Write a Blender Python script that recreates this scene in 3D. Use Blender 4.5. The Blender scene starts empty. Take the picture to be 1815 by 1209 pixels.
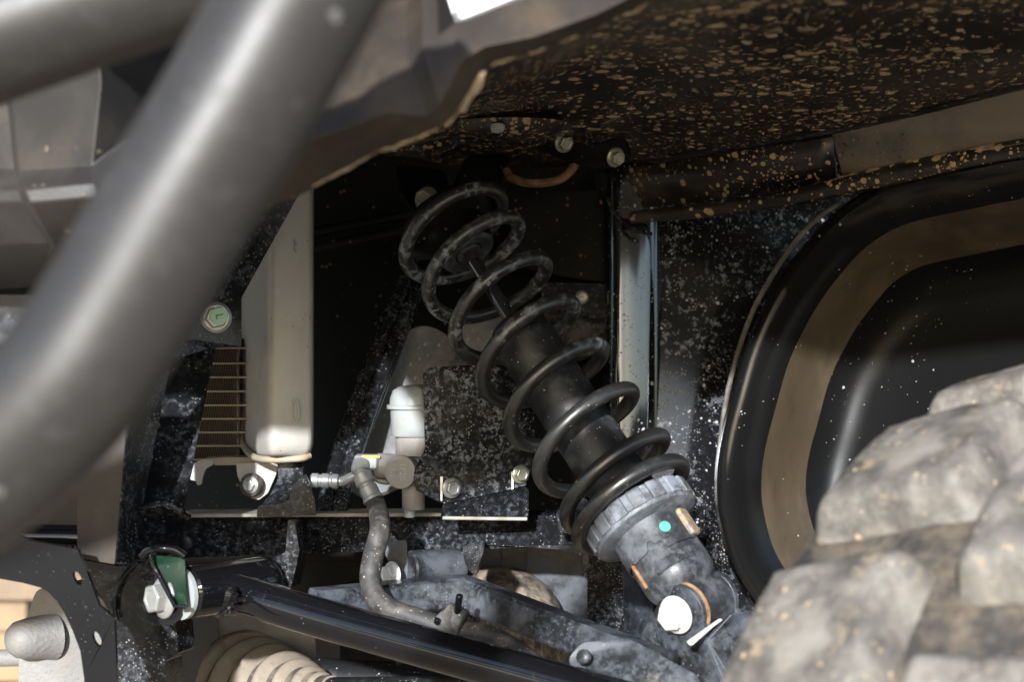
import bpy, bmesh, math, random
from mathutils import Vector, Matrix, noise
from mathutils.geometry import tessellate_polygon
random.seed(7)
R = math.radians
sc = bpy.context.scene
col = sc.collection

# ------------------------------------------------------------------ camera
H = 0.62                       # lens height above the ground
K = 0.6 / 1815                 # metres per photo pixel at one metre
cam = bpy.data.cameras.new('camera')
cam.lens = 60; cam.sensor_width = 36; cam.clip_start = 0.02; cam.clip_end = 2000
cam.dof.use_dof = True; cam.dof.focus_distance = 1.03; cam.dof.aperture_fstop = 9
cam_o = bpy.data.objects.new('camera', cam); col.objects.link(cam_o)
cam_o.location = (0, 0, H); cam_o.rotation_euler = (R(90), 0, 0)
sc.camera = cam_o

# ------------------------------------------------------------------ daylight
SUN = Vector((0.17, 0.90, -0.30)).normalized()      # direction in which sunlight travels
w = bpy.data.worlds.new('World'); sc.world = w; w.use_nodes = True
nt = w.node_tree
sky = nt.nodes.new('ShaderNodeTexSky'); sky.sky_type = 'NISHITA'; sky.sun_disc = False
sky.sun_elevation = math.asin(-SUN.z)
sky.sun_rotation = math.atan2(-SUN.x, -SUN.y)
bg = nt.nodes['Background']; bg.inputs['Strength'].default_value = 0.11
nt.links.new(sky.outputs[0], bg.inputs['Color'])
sl = bpy.data.lights.new('sun', 'SUN'); sl.energy = 3.7; sl.angle = R(1.5); sl.color = (1.0, 0.985, 0.96)
so = bpy.data.objects.new('sun', sl); col.objects.link(so)
so.rotation_euler = SUN.to_track_quat('-Z', 'Y').to_euler(); so.location = (-2, -3, 4)
vs = sc.view_settings
vs.view_transform = 'Standard'; vs.look = 'None'; vs.gamma = 1.0; vs.exposure = 1.22
vs.use_white_balance = True; vs.white_balance_temperature = 6100; vs.white_balance_tint = 9
sc.cycles.max_bounces = 8; sc.cycles.diffuse_bounces = 5; sc.cycles.sample_clamp_indirect = 6
sc.cycles.use_denoising = True

# ------------------------------------------------------------------ helpers
def P(x, y, d):
    return Vector(((x - 907.5) * K * d, d, H - (y - 604.5) * K * d))
def crop(x0, y0, s):
    return lambda x, y: (x0 + s * x, y0 + s * y)
cA = crop(0, 0, .5128); cB = crop(560, 0, .3473); cC = crop(1150, 0, .546); cD = crop(0, 600, .5038)
cE = crop(320, 300, .5294); cF = crop(700, 300, .4631); cG = crop(880, 760, .3715); cH = crop(1260, 620, .4873)
cI = crop(220, 880, .2721); cJ = crop(520, 640, .2977); cL = crop(560, 940, .3416)
cN = crop(1000, 820, .2812); cO = crop(640, 180, .2645); cQ = crop(0, 900, .2556); cS = crop(540, 440, .3474)
def C(f, x, y, d):
    return P(*f(x, y), d)

WM = {}
def place(o, parent, M=None):
    M = M or Matrix.Identity(4)
    if parent is not None:
        o.parent = parent; o.matrix_parent_inverse = WM[parent].inverted()
    o.matrix_basis = M; WM[o] = M
def link(name, me, mat, parent=None, M=None):
    o = bpy.data.objects.new(name, me); col.objects.link(o)
    if mat is not None and not me.materials: me.materials.append(mat)
    place(o, parent, M); return o
def mesh(name, v, f, angle=38, smooth=True):
    me = bpy.data.meshes.new(name); me.from_pydata([tuple(p) for p in v], [], f); me.validate()
    bm = bmesh.new(); bm.from_mesh(me); bmesh.ops.recalc_face_normals(bm, faces=bm.faces); bm.to_mesh(me); bm.free()
    if smooth:
        me.shade_smooth(); me.set_sharp_from_angle(angle=R(angle))
    return me
def obj(name, vf, mat, parent=None, bevel=0, M=None, angle=38, seg=2, solid=0, sub=0):
    o = link(name, mesh(name, vf[0], vf[1], angle), mat, parent, M)
    if sub:
        m = o.modifiers.new('s', 'SUBSURF'); m.levels = m.render_levels = sub
    if solid:
        m = o.modifiers.new('t', 'SOLIDIFY'); m.thickness = solid; m.offset = -1
    if bevel:
        m = o.modifiers.new('b', 'BEVEL'); m.width = bevel; m.segments = seg; m.limit_method = 'ANGLE'; m.angle_limit = R(30)
    return o
def thing(name, loc, label, cat, group=None):
    o = bpy.data.objects.new(name, None); col.objects.link(o); o.empty_display_size = .02
    place(o, None, Matrix.Translation(loc)); tag(o, label, cat, group); return o
def tag(o, label, cat, group=None):
    o['label'] = label; o['category'] = cat
    if group: o['group'] = group
    return o
def join(*vfs):
    V, F = [], []
    for v, f in vfs:
        n = len(V); V += list(v); F += [[i + n for i in q] for q in f]
    return V, F
def frames(pts):
    n = len(pts); T = []
    for i in range(n):
        a = pts[max(0, i - 1)]; b = pts[min(n - 1, i + 1)]; T.append((b - a).normalized())
    up = Vector((0, 0, 1)) if abs(T[0].z) < .9 else Vector((1, 0, 0))
    N = (up - T[0] * up.dot(T[0])).normalized(); out = []
    for t in T:
        N = (N - t * N.dot(t)).normalized(); out.append((N, t.cross(N)))
    return out
def smoothp(pts, n=8):
    pts = [Vector(p) for p in pts]
    q = [2 * pts[0] - pts[1]] + pts + [2 * pts[-1] - pts[-2]]; out = []
    for i in range(1, len(q) - 2):
        for k in range(n):
            t = k / n; a, b, c, d = q[i - 1], q[i], q[i + 1], q[i + 2]
            out.append(.5 * ((2 * b) + (c - a) * t + (2 * a - 5 * b + 4 * c - d) * t * t + (3 * b - a - 3 * c + d) * t ** 3))
    out.append(pts[-1]); return out
def sweep(pts, r, n=16, prof=None, cap=True):
    pts = [Vector(p) for p in pts]; fr = frames(pts); V, F = [], []
    prof = prof or [(math.cos(2 * math.pi * k / n), math.sin(2 * math.pi * k / n)) for k in range(n)]
    n = len(prof)
    for i, p in enumerate(pts):
        ri = r[i] if isinstance(r, (list, tuple)) else (r(i / (len(pts) - 1)) if callable(r) else r)
        A, B = fr[i]
        V += [p + A * (a * ri) + B * (b * ri) for a, b in prof]
    for i in range(len(pts) - 1):
        for k in range(n):
            F.append([i * n + k, i * n + (k + 1) % n, (i + 1) * n + (k + 1) % n, (i + 1) * n + k])
    if cap:
        F.append(list(range(n))[::-1]); F.append([(len(pts) - 1) * n + k for k in range(n)])
    return V, F
def axes(d):
    d = Vector(d).normalized(); x = Vector((1, 0, 0)); x = x - d * x.dot(d)
    if x.length < .2: x = Vector((0, 0, 1)) - d * d.z
    x.normalize(); return x, d.cross(x), d
def frame(o, d):
    x, y, z = axes(d)
    return Matrix(((x.x, y.x, z.x, o.x), (x.y, y.y, z.y, o.y), (x.z, y.z, z.z, o.z), (0, 0, 0, 1)))
def lathe(o, d, prof, n=40, cap=True):
    o = Vector(o); x, y, z = axes(d); V, F = [], []
    for s, r in prof:
        V += [o + z * s + (x * math.cos(2 * math.pi * k / n) + y * math.sin(2 * math.pi * k / n)) * r for k in range(n)]
    for i in range(len(prof) - 1):
        for k in range(n):
            F.append([i * n + k, i * n + (k + 1) % n, (i + 1) * n + (k + 1) % n, (i + 1) * n + k])
    if cap:
        F.append(list(range(n))); F.append([(len(prof) - 1) * n + k for k in range(n)])
    return V, F
def rounded(pts, rad, k=4):
    out = []; n = len(pts)
    for i in range(n):
        a, b, c = pts[i - 1], pts[i], pts[(i + 1) % n]
        u, v = a - b, c - b; r = min(rad, u.length * .45, v.length * .45)
        p, q = b + u.normalized() * r, b + v.normalized() * r
        for j in range(k + 1):
            t = j / k; out.append(p * (1 - t) ** 2 + b * 2 * t * (1 - t) + q * t * t)
    return out
def plate(pts, th, rad=0, holes=(), dirn=None):
    """sheet of thickness th behind the outline (world points), with holes"""
    pts = [Vector(p) for p in pts]
    if rad: pts = rounded(pts, rad)
    if dirn is None:
        nrm = Vector((0, 0, 0))
        for i in range(len(pts)): nrm += pts[i - 1].cross(pts[i])
        nrm.normalize()
        if nrm.y < 0: nrm = -nrm
        dirn = nrm
    loops = [pts] + [list(h) for h in holes]
    flat = [p for l in loops for p in l]; n = len(flat)
    tri = tessellate_polygon(loops)
    V = flat + [p + dirn * th for p in flat]; F = []
    for t in tri: F.append(list(t)); F.append([i + n for i in t][::-1])
    b = 0
    for l in loops:
        m = len(l)
        for i in range(m): F.append([b + i, b + (i + 1) % m, b + (i + 1) % m + n, b + i + n])
        b += m
    return V, F
def box(o, hx, hy, hz, ax=None):
    X, Y, Z = ax or (Vector((1, 0, 0)), Vector((0, 1, 0)), Vector((0, 0, 1))); o = Vector(o)
    V = [o + X * hx * a + Y * hy * b + Z * hz * c for a in (-1, 1) for b in (-1, 1) for c in (-1, 1)]
    return V, [[0, 1, 3, 2], [4, 6, 7, 5], [0, 4, 5, 1], [2, 3, 7, 6], [0, 2, 6, 4], [1, 5, 7, 3]]
def grid(rows):
    V = [p for r in rows for p in r]; n = len(rows[0]); F = []
    for i in range(len(rows) - 1):
        for k in range(n - 1): F.append([i * n + k, i * n + k + 1, (i + 1) * n + k + 1, (i + 1) * n + k])
    return V, F
def ring_pts(o, d, r, n=20, e=1.0):
    x, y, z = axes(d); return [o + x * (r * math.cos(2 * math.pi * k / n)) + y * (r * e * math.sin(2 * math.pi * k / n)) for k in range(n)]

# ------------------------------------------------------------------ materials
def mat(name, base, rough=.5, metal=0., dust=None, specks=(), bump=None, spec=.5, coat=0., vary=None, trans=0., sss=0.):
    """dust = (colour, low, high, scale, strength[, (sx,sy,sz)]);  specks = [(scale, size, density, colour[, clump])]"""
    m = bpy.data.materials.new(name); m.use_nodes = True; t = m.node_tree; N = t.nodes; Lk = t.links
    b = N['Principled BSDF']; tc = N.new('ShaderNodeTexCoord')
    def math_(op, a, c, clamp=False):
        n = N.new('ShaderNodeMath'); n.operation = op; n.use_clamp = clamp
        for i, v in enumerate((a, c)):
            if isinstance(v, (int, float)): n.inputs[i].default_value = v
            else: Lk.new(v, n.inputs[i])
        return n.outputs[0]
    def mix(f, a, c):
        n = N.new('ShaderNodeMix'); n.data_type = 'RGBA'
        if isinstance(f, (int, float)): n.inputs[0].default_value = f
        else: Lk.new(f, n.inputs[0])
        for i, v in ((6, a), (7, c)):
            if isinstance(v, tuple): n.inputs[i].default_value = (*v, 1)
            else: Lk.new(v, n.inputs[i])
        return n.outputs[2]
    def ns(scale, detail=6, rough_=.6, stretch=None):
        n = N.new('ShaderNodeTexNoise'); n.inputs['Scale'].default_value = scale; n.inputs['Detail'].default_value = detail
        n.inputs['Roughness'].default_value = rough_
        if stretch:
            mp = N.new('ShaderNodeMapping'); mp.inputs['Scale'].default_value = stretch
            Lk.new(tc.outputs['Object'], mp.inputs[0]); Lk.new(mp.outputs[0], n.inputs['Vector'])
        else: Lk.new(tc.outputs['Object'], n.inputs['Vector'])
        return n.outputs[0]
    def ramp(v, lo, hi):
        n = N.new('ShaderNodeMapRange'); n.interpolation_type = 'SMOOTHSTEP'; n.inputs[1].default_value = lo; n.inputs[2].default_value = hi
        Lk.new(v, n.inputs[0]); return n.outputs[0]
    c = base; r = rough
    if vary:
        c = mix(ramp(ns(vary[1]), .35, .65), base, vary[0])
    masks = []
    dl = [] if dust is None else (dust if isinstance(dust, list) else [dust])
    for d in dl:
        k = math_('MULTIPLY', ramp(ns(d[3], 8, .68, d[5] if len(d) > 5 else None), d[1], d[2]), d[4])
        if d[3] > 100: k = math_('MULTIPLY', k, ramp(ns(d[3] * .17, 3), .36, .62))
        if len(d) > 6:
            sx_ = N.new('ShaderNodeSeparateXYZ'); Lk.new(tc.outputs['Object'], sx_.inputs[0])
            k = math_('MULTIPLY', k, ramp(sx_.outputs[2], d[6][0], d[6][1]))
        c = mix(k, c, d[0]); masks.append((k, .75))
    hgt = None
    for s in specks:
        v = N.new('ShaderNodeTexVoronoi'); v.inputs['Scale'].default_value = s[0]
        ns2 = N.new('ShaderNodeTexNoise'); ns2.inputs['Scale'].default_value = s[0] * 1.3; ns2.inputs['Detail'].default_value = 4
        Lk.new(tc.outputs['Object'], ns2.inputs['Vector'])
        va = N.new('ShaderNodeVectorMath'); va.operation = 'MULTIPLY_ADD'
        va.inputs[1].default_value = ((s[6] if len(s) > 6 else .55) / s[0],) * 3; Lk.new(ns2.outputs['Color'], va.inputs[0]); Lk.new(tc.outputs['Object'], va.inputs[2])
        Lk.new(va.outputs[0], v.inputs['Vector'])
        sp = N.new('ShaderNodeSeparateColor'); Lk.new(v.outputs['Color'], sp.inputs[0])
        dens = s[2]
        if len(s) > 4 and s[4]:
            dens = math_('MULTIPLY', ramp(ns(s[4], 3), .38, .62), s[2])
        on = math_('LESS_THAN', sp.outputs[0], dens)
        thr = math_('MULTIPLY', math_('ADD', math_('POWER', sp.outputs[1], 2.), .25), s[1])
        k = math_('MULTIPLY', math_('DIVIDE', math_('SUBTRACT', thr, v.outputs['Distance']), s[1] * .12, True), on)
        sc_ = mix(math_('MULTIPLY', sp.outputs[2], .6), s[3], tuple(x * .45 for x in s[3]))
        c = mix(math_('MULTIPLY', k, s[5] if len(s) > 5 else .85), c, sc_); masks.append((k, .85)); hgt = k if hgt is None else math_('ADD', hgt, k)
    for k, rr in masks:
        n = N.new('ShaderNodeMix'); n.data_type = 'FLOAT'; Lk.new(k, n.inputs[0])
        if isinstance(r, (int, float)): n.inputs[2].default_value = r
        else: Lk.new(r, n.inputs[2])
        n.inputs[3].default_value = rr; r = n.outputs[0]
    if isinstance(c, tuple): b.inputs['Base Color'].default_value = (*c, 1)
    else: Lk.new(c, b.inputs['Base Color'])
    if isinstance(r, (int, float)): b.inputs['Roughness'].default_value = r
    else: Lk.new(r, b.inputs['Roughness'])
    b.inputs['Metallic'].default_value = metal; b.inputs['Specular IOR Level'].default_value = spec
    if coat: b.inputs['Coat Weight'].default_value = coat; b.inputs['Coat Roughness'].default_value = .06
    if trans: b.inputs['Transmission Weight'].default_value = trans
    if sss:
        b.inputs['Subsurface Weight'].default_value = sss; b.inputs['Subsurface Radius'].default_value = (.004, .004, .004)
    bn = None
    if bump:
        bn = N.new('ShaderNodeBump'); bn.inputs['Strength'].default_value = bump[1]; bn.inputs['Distance'].default_value = bump[2] if len(bump) > 2 else .001
        Lk.new(ns(bump[0], 5), bn.inputs['Height'])
    if hgt is not None:
        b2 = N.new('ShaderNodeBump'); b2.inputs['Strength'].default_value = .6; b2.inputs['Distance'].default_value = .0006
        Lk.new(hgt, b2.inputs['Height'])
        if bn: Lk.new(bn.outputs[0], b2.inputs['Normal'])
        bn = b2
    if bn: Lk.new(bn.outputs[0], b.inputs['Normal'])
    return m

TAN = (.52, .355, .175); GREY = (.40, .39, .38); PALE = (.55, .53, .50); BLK = (.010, .010, .011)
M_ceil = mat('mud splashed liner', (.012, .011, .010), .34, dust=[((.09, .07, .047), .42, .75, 9, .5), ((.13, .10, .065), .5, .75, 160, .4)],
             specks=[(80, .25, .40, TAN, 7, .9, .3), (140, .34, .65, TAN, 9, .9, .3), (190, .36, .6, TAN, 6, .9, .3), (260, .40, .75, TAN, 14, .9, .35), (520, .45, .7, TAN, 22, .85, .3)], bump=(18, .25, .004))
M_wall = mat('black painted panel with pale splashes', (.008, .008, .009), .12, spec=.7, dust=[((.16, .18, .22), .56, .76, 30, .22), ((.20, .22, .26), .54, .60, 210, .5)],
             specks=[(280, .34, .5, PALE, 16, .9), (480, .36, .7, PALE, 18, .85), (900, .36, .6, GREY, 30, .8)], bump=(5, .04, .003))
M_walldk = mat('black painted panel', (.007, .007, .007), .38, spec=.15, dust=[((.10, .085, .06), .5, .85, 14, .15)], specks=[(300, .32, .3, (.3, .22, .13), 10, .7)], bump=(9, .1, .004))
M_gloss = mat('glossy black paint', (.006, .006, .007), .06, dust=[((.20, .21, .23), .58, .76, 190, .18)], specks=[(900, .26, .06, GREY, 40, .4)], bump=(30, .04, .001))
M_frame = mat('black frame paint with dried splashes', (.009, .009, .010), .16, spec=.3, dust=[((.17, .185, .215), .44, .70, 300, .45), ((.10, .108, .13), .50, .75, 60, .30), ((.26, .21, .15), .62, .74, 140, .25)],
              specks=[(380, .30, .40, (.30, .315, .34), 24, .5), (760, .40, .55, (.36, .35, .33), 30, .6)], bump=(110, .25, .0012))
M_arm = mat('black arm paint under grey dust', (.013, .0135, .015), .34, dust=[((.105, .115, .138), .40, .64, 46, .75), ((.09, .097, .112), .47, .62, 320, .6), ((.36, .27, .17), .62, .76, 34, .55)],
            specks=[(560, .36, .4, (.3, .3, .3), 30, .45)], bump=(130, .2, .001))
M_guard = mat('black guard plate with grey splashes', (.009, .009, .010), .2, spec=.12, dust=[((.26, .275, .305), .475, .59, 340, .75), ((.10, .105, .12), .50, .72, 80, .4)],
              specks=[(330, .30, .5, (.32, .33, .345), 22, .6), (680, .40, .7, (.38, .38, .37), 34, .7)], bump=(140, .3, .001))
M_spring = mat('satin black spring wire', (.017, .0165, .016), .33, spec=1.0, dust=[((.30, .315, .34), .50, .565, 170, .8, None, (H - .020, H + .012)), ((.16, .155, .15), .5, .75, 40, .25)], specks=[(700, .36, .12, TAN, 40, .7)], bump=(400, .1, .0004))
M_springd = M_spring
M_damper = mat('matt black damper', (.013, .013, .014), .40, dust=[((.15, .155, .165), .48, .78, 55, .45)], specks=[(800, .42, .12, PALE, 60)], bump=(300, .06, .0005))
M_rod = mat('polished black rod', (.02, .02, .022), .05, metal=.0, spec=1.0, coat=1.0, specks=[(500, .35, .12, GREY)])
M_perch = mat('grey adjuster ring', (.085, .09, .10), .42, dust=[((.27, .29, .33), .40, .60, 120, .8), ((.40, .31, .2), .56, .70, 70, .6), ((.05, .05, .052), .56, .64, 220, .6)], bump=(320, .4, .0008))
M_cup = mat('dusty black cup', (.026, .027, .029), .36, dust=[((.17, .18, .20), .40, .66, 48, .7), ((.12, .125, .14), .46, .62, 300, .5), ((.42, .30, .17), .60, .72, 48, .75)], bump=(260, .2, .0006))
M_zinc = mat('zinc plated steel', (.44, .44, .42), .36, metal=.55, dust=[((.42, .38, .31), .5, .7, 2.5, .4)], bump=(2.5, .04, .02))
M_zincy = mat('yellow zinc steel', (.40, .385, .29), .33, metal=.6, dust=[((.3, .25, .16), .55, .75, 2, .3)], bump=(2, .03, .02))
M_white = mat('pale bolt plating and painted glint', (.82, .82, .80), .35, metal=.3)
M_alu = mat('dusty aluminium tank', (.43, .405, .365), .55, metal=.1, dust=[((.34, .26, .17), .48, .72, 20, .55), ((.50, .48, .45), .5, .7, 60, .5)], specks=[(800, .36, .10, (.12, .1, .08), 20, .8)], bump=(160, .3, .0009))
M_fin = mat('dusty radiator fins', (.36, .31, .235), .6, metal=.1, dust=[((.40, .29, .17), .42, .66, 90, .8)])
M_cast = mat('raw cast aluminium', (.235, .226, .213), .62, metal=.1, dust=[((.28, .21, .14), .50, .68, 40, .5), ((.16, .157, .15), .5, .7, 14, .6)], bump=(420, .8, .0009), specks=[(900, .4, .3, (.13, .12, .105), 20, .6)])
M_valve = mat('grey cast valve body', (.31, .29, .277), .5, metal=.05, dust=[((.38, .33, .28), .5, .7, 120, .5)], bump=(520, .5, .0006))
M_cap = mat('milky plastic', (.33, .35, .35), .38, dust=[((.36, .29, .2), .50, .64, 150, .7)], sss=.15)
M_green = mat('green paint mark', (.10, .42, .28), .5)
M_greenb = mat('green tinted gloss paint', (.006, .022, .009), .12, spec=.25, specks=[(600, .32, .2, PALE, 30, .6)], dust=[((.10, .12, .10), .5, .7, 110, .4)])
M_hose = mat('dusty rubber hose', (.035, .034, .034), .6, dust=[((.25, .22, .18), .42, .75, 70, .65)], bump=(400, .2, .0006), specks=[(700, .4, .2, (.5, .42, .3))])
M_crimp = mat('grey crimped steel', (.40, .42, .43), .42, metal=.5, dust=[((.5, .47, .42), .5, .68, 260, .7), ((.2, .2, .2), .55, .7, 120, .5)], bump=(500, .3, .0006))
M_rubber = mat('tan dusted rubber', (.08, .072, .064), .6, dust=[((.40, .32, .23), .38, .60, 70, .85), ((.42, .39, .35), .52, .66, 180, .5)], bump=(240, .3, .0010))
M_tyre = mat('dusty tyre rubber', (.075, .067, .058), .55, dust=[((.275, .248, .212), .34, .66, 34, .9), ((.13, .118, .105), .5, .66, 130, .65), ((.42, .31, .19), .56, .68, 75, .55)],
             specks=[(230, .34, .3, (.58, .42, .25), 12, .85), (460, .36, .35, (.46, .38, .27), 20, .7)], bump=(260, .5, .0012))
M_tube = mat('satin black guard tube', (.029, .0265, .025), .42, dust=[((.05, .044, .039), .4, .75, 14, .4), ((.09, .09, .09), .5, .7, 240, .3)], specks=[(190, .28, .12, (.24, .23, .22), 9, .6)], bump=(420, .12, .0006))
M_clad = mat('grained grey plastic', (.030, .027, .025), .5, dust=[((.085, .068, .052), .42, .75, 22, .5)], bump=(500, .3, .0006), specks=[(260, .36, .18, (.24, .19, .13), 14, .7)])
M_lip = mat('dark fender plastic', (.030, .023, .018), .52, spec=.3, dust=[((.12, .085, .05), .45, .75, 20, .45)], specks=[(110, .26, .10, TAN, 10, .7)])
M_mud = mat('dried mud', (.40, .295, .175), .9, vary=((.20, .145, .09), 110), bump=(160, .8, .003))
M_rust = mat('rusty steel', (.20, .085, .035), .65, vary=((.36, .23, .12), 150), bump=(260, .4, .001))
M_grey = mat('grey splash shield', (.15, .155, .16), .5, dust=[((.33, .32, .30), .40, .68, 30, .65)], specks=[(300, .42, .3, PALE, 20)], bump=(60, .2, .001))
M_ground = mat('dry sand', (.41, .335, .25), .9, vary=((.27, .195, .12), 1.3), bump=(30, .6, .02))
M_wood = mat('weathered board', (.32, .22, .12), .7, vary=((.2, .15, .1), 9), bump=(60, .3, .002))
M_wpanel = mat('white body paint', (.78, .78, .80), .3)
M_liner = mat('smooth black mudguard', (.007, .007, .007), .2, spec=.3, dust=[((.05, .043, .034), .5, .8, 12, .2, (1, 1, .3))],
              specks=[(260, .22, .10, (.45, .43, .40), 6, .8), (560, .32, .14, (.36, .34, .31), 9, .7)], bump=(5, .04, .003))
M_reflband = mat('mudguard with painted brown reflection', (.055, .040, .024), .32, spec=.4, dust=[((.095, .070, .042), .38, .66, 20, .7, (1, 1, .35)), ((.02, .016, .011), .52, .7, 60, .5, (1, 1, .3))],  # brown base colour stands in for ground reflected in the shell
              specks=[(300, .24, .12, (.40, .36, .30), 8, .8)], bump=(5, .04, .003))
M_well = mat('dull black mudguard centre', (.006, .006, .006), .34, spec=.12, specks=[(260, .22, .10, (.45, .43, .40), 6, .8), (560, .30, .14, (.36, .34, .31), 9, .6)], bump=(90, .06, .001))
M_rim = mat('dusty mudguard rim', (.10, .092, .085), .4, dust=[((.26, .235, .21), .42, .62, 90, .7)])
M_text = mat('raised grey lettering', (.46, .44, .42), .5)
M_textk = mat('moulded black lettering', (.03, .03, .032), .35)
M_ledge = mat('pale ledge', (.40, .385, .36), .7, vary=((.28, .25, .2), 60), bump=(200, .3, .001))
M_band = mat('brown clouded black flange', (.012, .011, .009), .14, spec=1.0, dust=[((.17, .13, .085), .30, .55, 9, .7)], specks=[(330, .30, .4, (.03, .025, .02), 12, .8), (500, .32, .2, TAN, 12, .8)], bump=(8, .05, .003))  # black flange clouded over with brown in broad patches
M_boot = mat('dusty boot rubber', (.24, .20, .155), .55, dust=[((.36, .30, .225), .40, .70, 60, .6), ((.10, .085, .07), .54, .68, 110, .5)], specks=[(700, .36, .2, (.12, .1, .08), 30, .5)], bump=(300, .2, .0006))
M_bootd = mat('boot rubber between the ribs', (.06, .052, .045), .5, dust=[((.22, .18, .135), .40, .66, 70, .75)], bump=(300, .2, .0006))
M_tab = mat('rust stained tab', (.17, .16, .155), .5, vary=((.46, .31, .16), 210), bump=(260, .3, .001))
M_groove = mat('tan dusted groove rubber', (.040, .036, .032), .7, dust=[((.17, .13, .09), .42, .64, 40, .85), ((.12, .11, .10), .5, .66, 150, .6)], bump=(260, .6, .0015))
M_pillar = mat('wet glossy black paint with splashes', (.008, .008, .009), .10, spec=1.0, coat=.35, specks=[(280, .32, .4, PALE, 16, .9), (520, .36, .55, PALE, 18, .8)], bump=(5, .03, .002))
M_yel = mat('yellow paint stripe', (.62, .48, .12), .5)

# ------------------------------------------------------------------ bolts (one mesh shared by all)
def bolt_mesh():
    n = 36; V, F = lathe((0, 0, 0), (0, 0, 1), [(0, 1.30), (.10, 1.38), (.22, 1.36), (.40, 1.08)], n)
    hv = []
    for z, r in ((.3, 1.0), (1.02, 1.0), (1.14, .88), (1.14, .66), (1.08, .60), (1.08, .01)):
        hv.append([Vector((r * math.cos(math.pi / 3 * k), r * math.sin(math.pi / 3 * k), z)) for k in range(6)])
    V2 = [p for r in hv for p in r]; F2 = []
    for i in range(len(hv) - 1):
        for k in range(6): F2.append([i * 6 + k, i * 6 + (k + 1) % 6, (i + 1) * 6 + (k + 1) % 6, (i + 1) * 6 + k])
    me = mesh('bolt', *join((V, F), (V2, F2)), angle=30); return me
BOLT = {}
def bolt(parent, p, d, r, m, name='bolt', spin=0.):
    """flanged hex bolt: p = point on the flange seat, d = outward axis, r = hex radius in metres"""
    if m not in BOLT:
        BOLT[m] = bolt_mesh(); BOLT[m].materials.append(m)
    Mx = frame(Vector(p), d) @ Matrix.Rotation(spin, 4, 'Z') @ Matrix.Scale(r, 4)
    o = link(name, BOLT[m], None, parent, Mx)
    b = o.modifiers.new('b', 'BEVEL'); b.width = .05; b.segments = 2; b.limit_method = 'ANGLE'; b.angle_limit = R(40)
    return o
def text(parent, s, p, d, size, up, m, name='lettering', depth=.0003):
    cu = bpy.data.curves.new(name, 'FONT'); cu.body = s; cu.size = size; cu.extrude = depth; cu.align_x = 'CENTER'; cu.align_y = 'CENTER'
    z = Vector(d).normalized(); y = Vector(up); y = (y - z * y.dot(z)).normalized(); x = y.cross(z)
    Mx = Matrix(((x.x, y.x, z.x, p.x), (x.y, y.y, z.y, p.y), (x.z, y.z, z.z, p.z), (0, 0, 0, 1)))
    t = bpy.data.objects.new('tmp', cu); col.objects.link(t)
    me = bpy.data.meshes.new_from_object(t.evaluated_get(bpy.context.evaluated_depsgraph_get()))
    bpy.data.objects.remove(t); me.materials.clear()
    return link(name, me, m, parent, Mx)

# ================================================================== THE SETTING
gv, gf = grid([[Vector((x, y, -.0 + (0.012 * noise.noise(Vector((x * 2, y * 2, 0))) if abs(x) < 3 and abs(y) < 3 else 0))) for x in
                [-900, -60, -12, -4] + [i * .25 for i in range(-12, 13)] + [4, 12, 60, 900]] for y in
               [-900, -60, -12, -4] + [i * .25 for i in range(-12, 13)] + [4, 12, 60, 900]])
g = obj('ground', (gv, gf), M_ground); g['kind'] = 'structure'

# ================================================================== BACK OF THE WHEEL WELL
# bulkhead: a pressed black sheet, folds running up it
def sheet(cols, y0, y1, ny=14, lean=0.):
    def dd(y, d): return d + lean * (650 - y) * K * d
    rows = []
    for j in range(ny + 1):
        y = y0 + (y1 - y0) * j / ny; rows.append([P(x, y, dd(y, d)) for x, d in cols])
    return grid(rows)
bk = thing('bulkhead_panel', P(820, 700, 1.28), 'dark recessed black bulkhead behind radiator and spring', 'panel')
obj('recess_sheet', sheet([(-500, 1.36), (200, 1.35), (380, 1.34), (560, 1.31), (800, 1.29), (1000, 1.28), (1074, 1.27)], 200, 1000, lean=.22), M_walldk, bk, solid=.003)
obj('lower_sheet', sheet([(250, 1.36), (560, 1.33), (800, 1.32), (1080, 1.30)], 880, 1500), M_walldk, bk, solid=.003)
for xa, ya, xb, yb in ((556, 412, 760, 372), (556, 440, 720, 405)):
    obj('pressed_rib', sweep([P(xa, ya, 1.285), P(xb, yb, 1.27)], .004, 10), M_walldk, bk)

sw = thing('inner_wing_panel', P(1180, 800, 1.15), 'black inner wing wall speckled with pale splashes right of the spring', 'panel')
def wing(cols, ln): return grid([[P(p.x, y, p.y + ln * (650 - y) * K * 1.15) for p in cols] for y in range(290, 1340, 35)])
obj('pillar_sheet', wing(smoothp([Vector((x, d, 0)) for x, d in ((1071, 1.27), (1076, 1.205), (1081, 1.180), (1087, 1.1675), (1095, 1.1634), (1108, 1.1633), (1122, 1.1638), (1136, 1.1647), (1150, 1.1660), (1159, 1.1685), (1166, 1.176))], 5), .072), M_pillar, sw, solid=.003)
obj('wing_sheet', wing(smoothp([Vector((x, d, 0)) for x, d in ((1140, 1.173), (1170, 1.173), (1240, 1.1745), (1310, 1.178), (1400, 1.182), (1500, 1.186), (1620, 1.19))], 5), .17), M_wall, sw, solid=.003)
obj('seam_edge', sweep([C(cF, 806, 85, 1.16), C(cF, 832, 160, 1.155), C(cF, 925, 240, 1.15), C(cF, 985, 248, 1.148)], .0014, 8), M_frame, sw)
obj('seam_edge', sweep([P(1184, 640, 1.1725), P(1186, 760, 1.1650), P(1180, 860, 1.1585)], .0010, 8), M_frame, sw)
obj('seam_edge', sweep([P(1072, 350, 1.185), P(1078, 480, 1.185), P(1084, 640, 1.185)], .0015, 8), M_gloss, sw)

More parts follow.
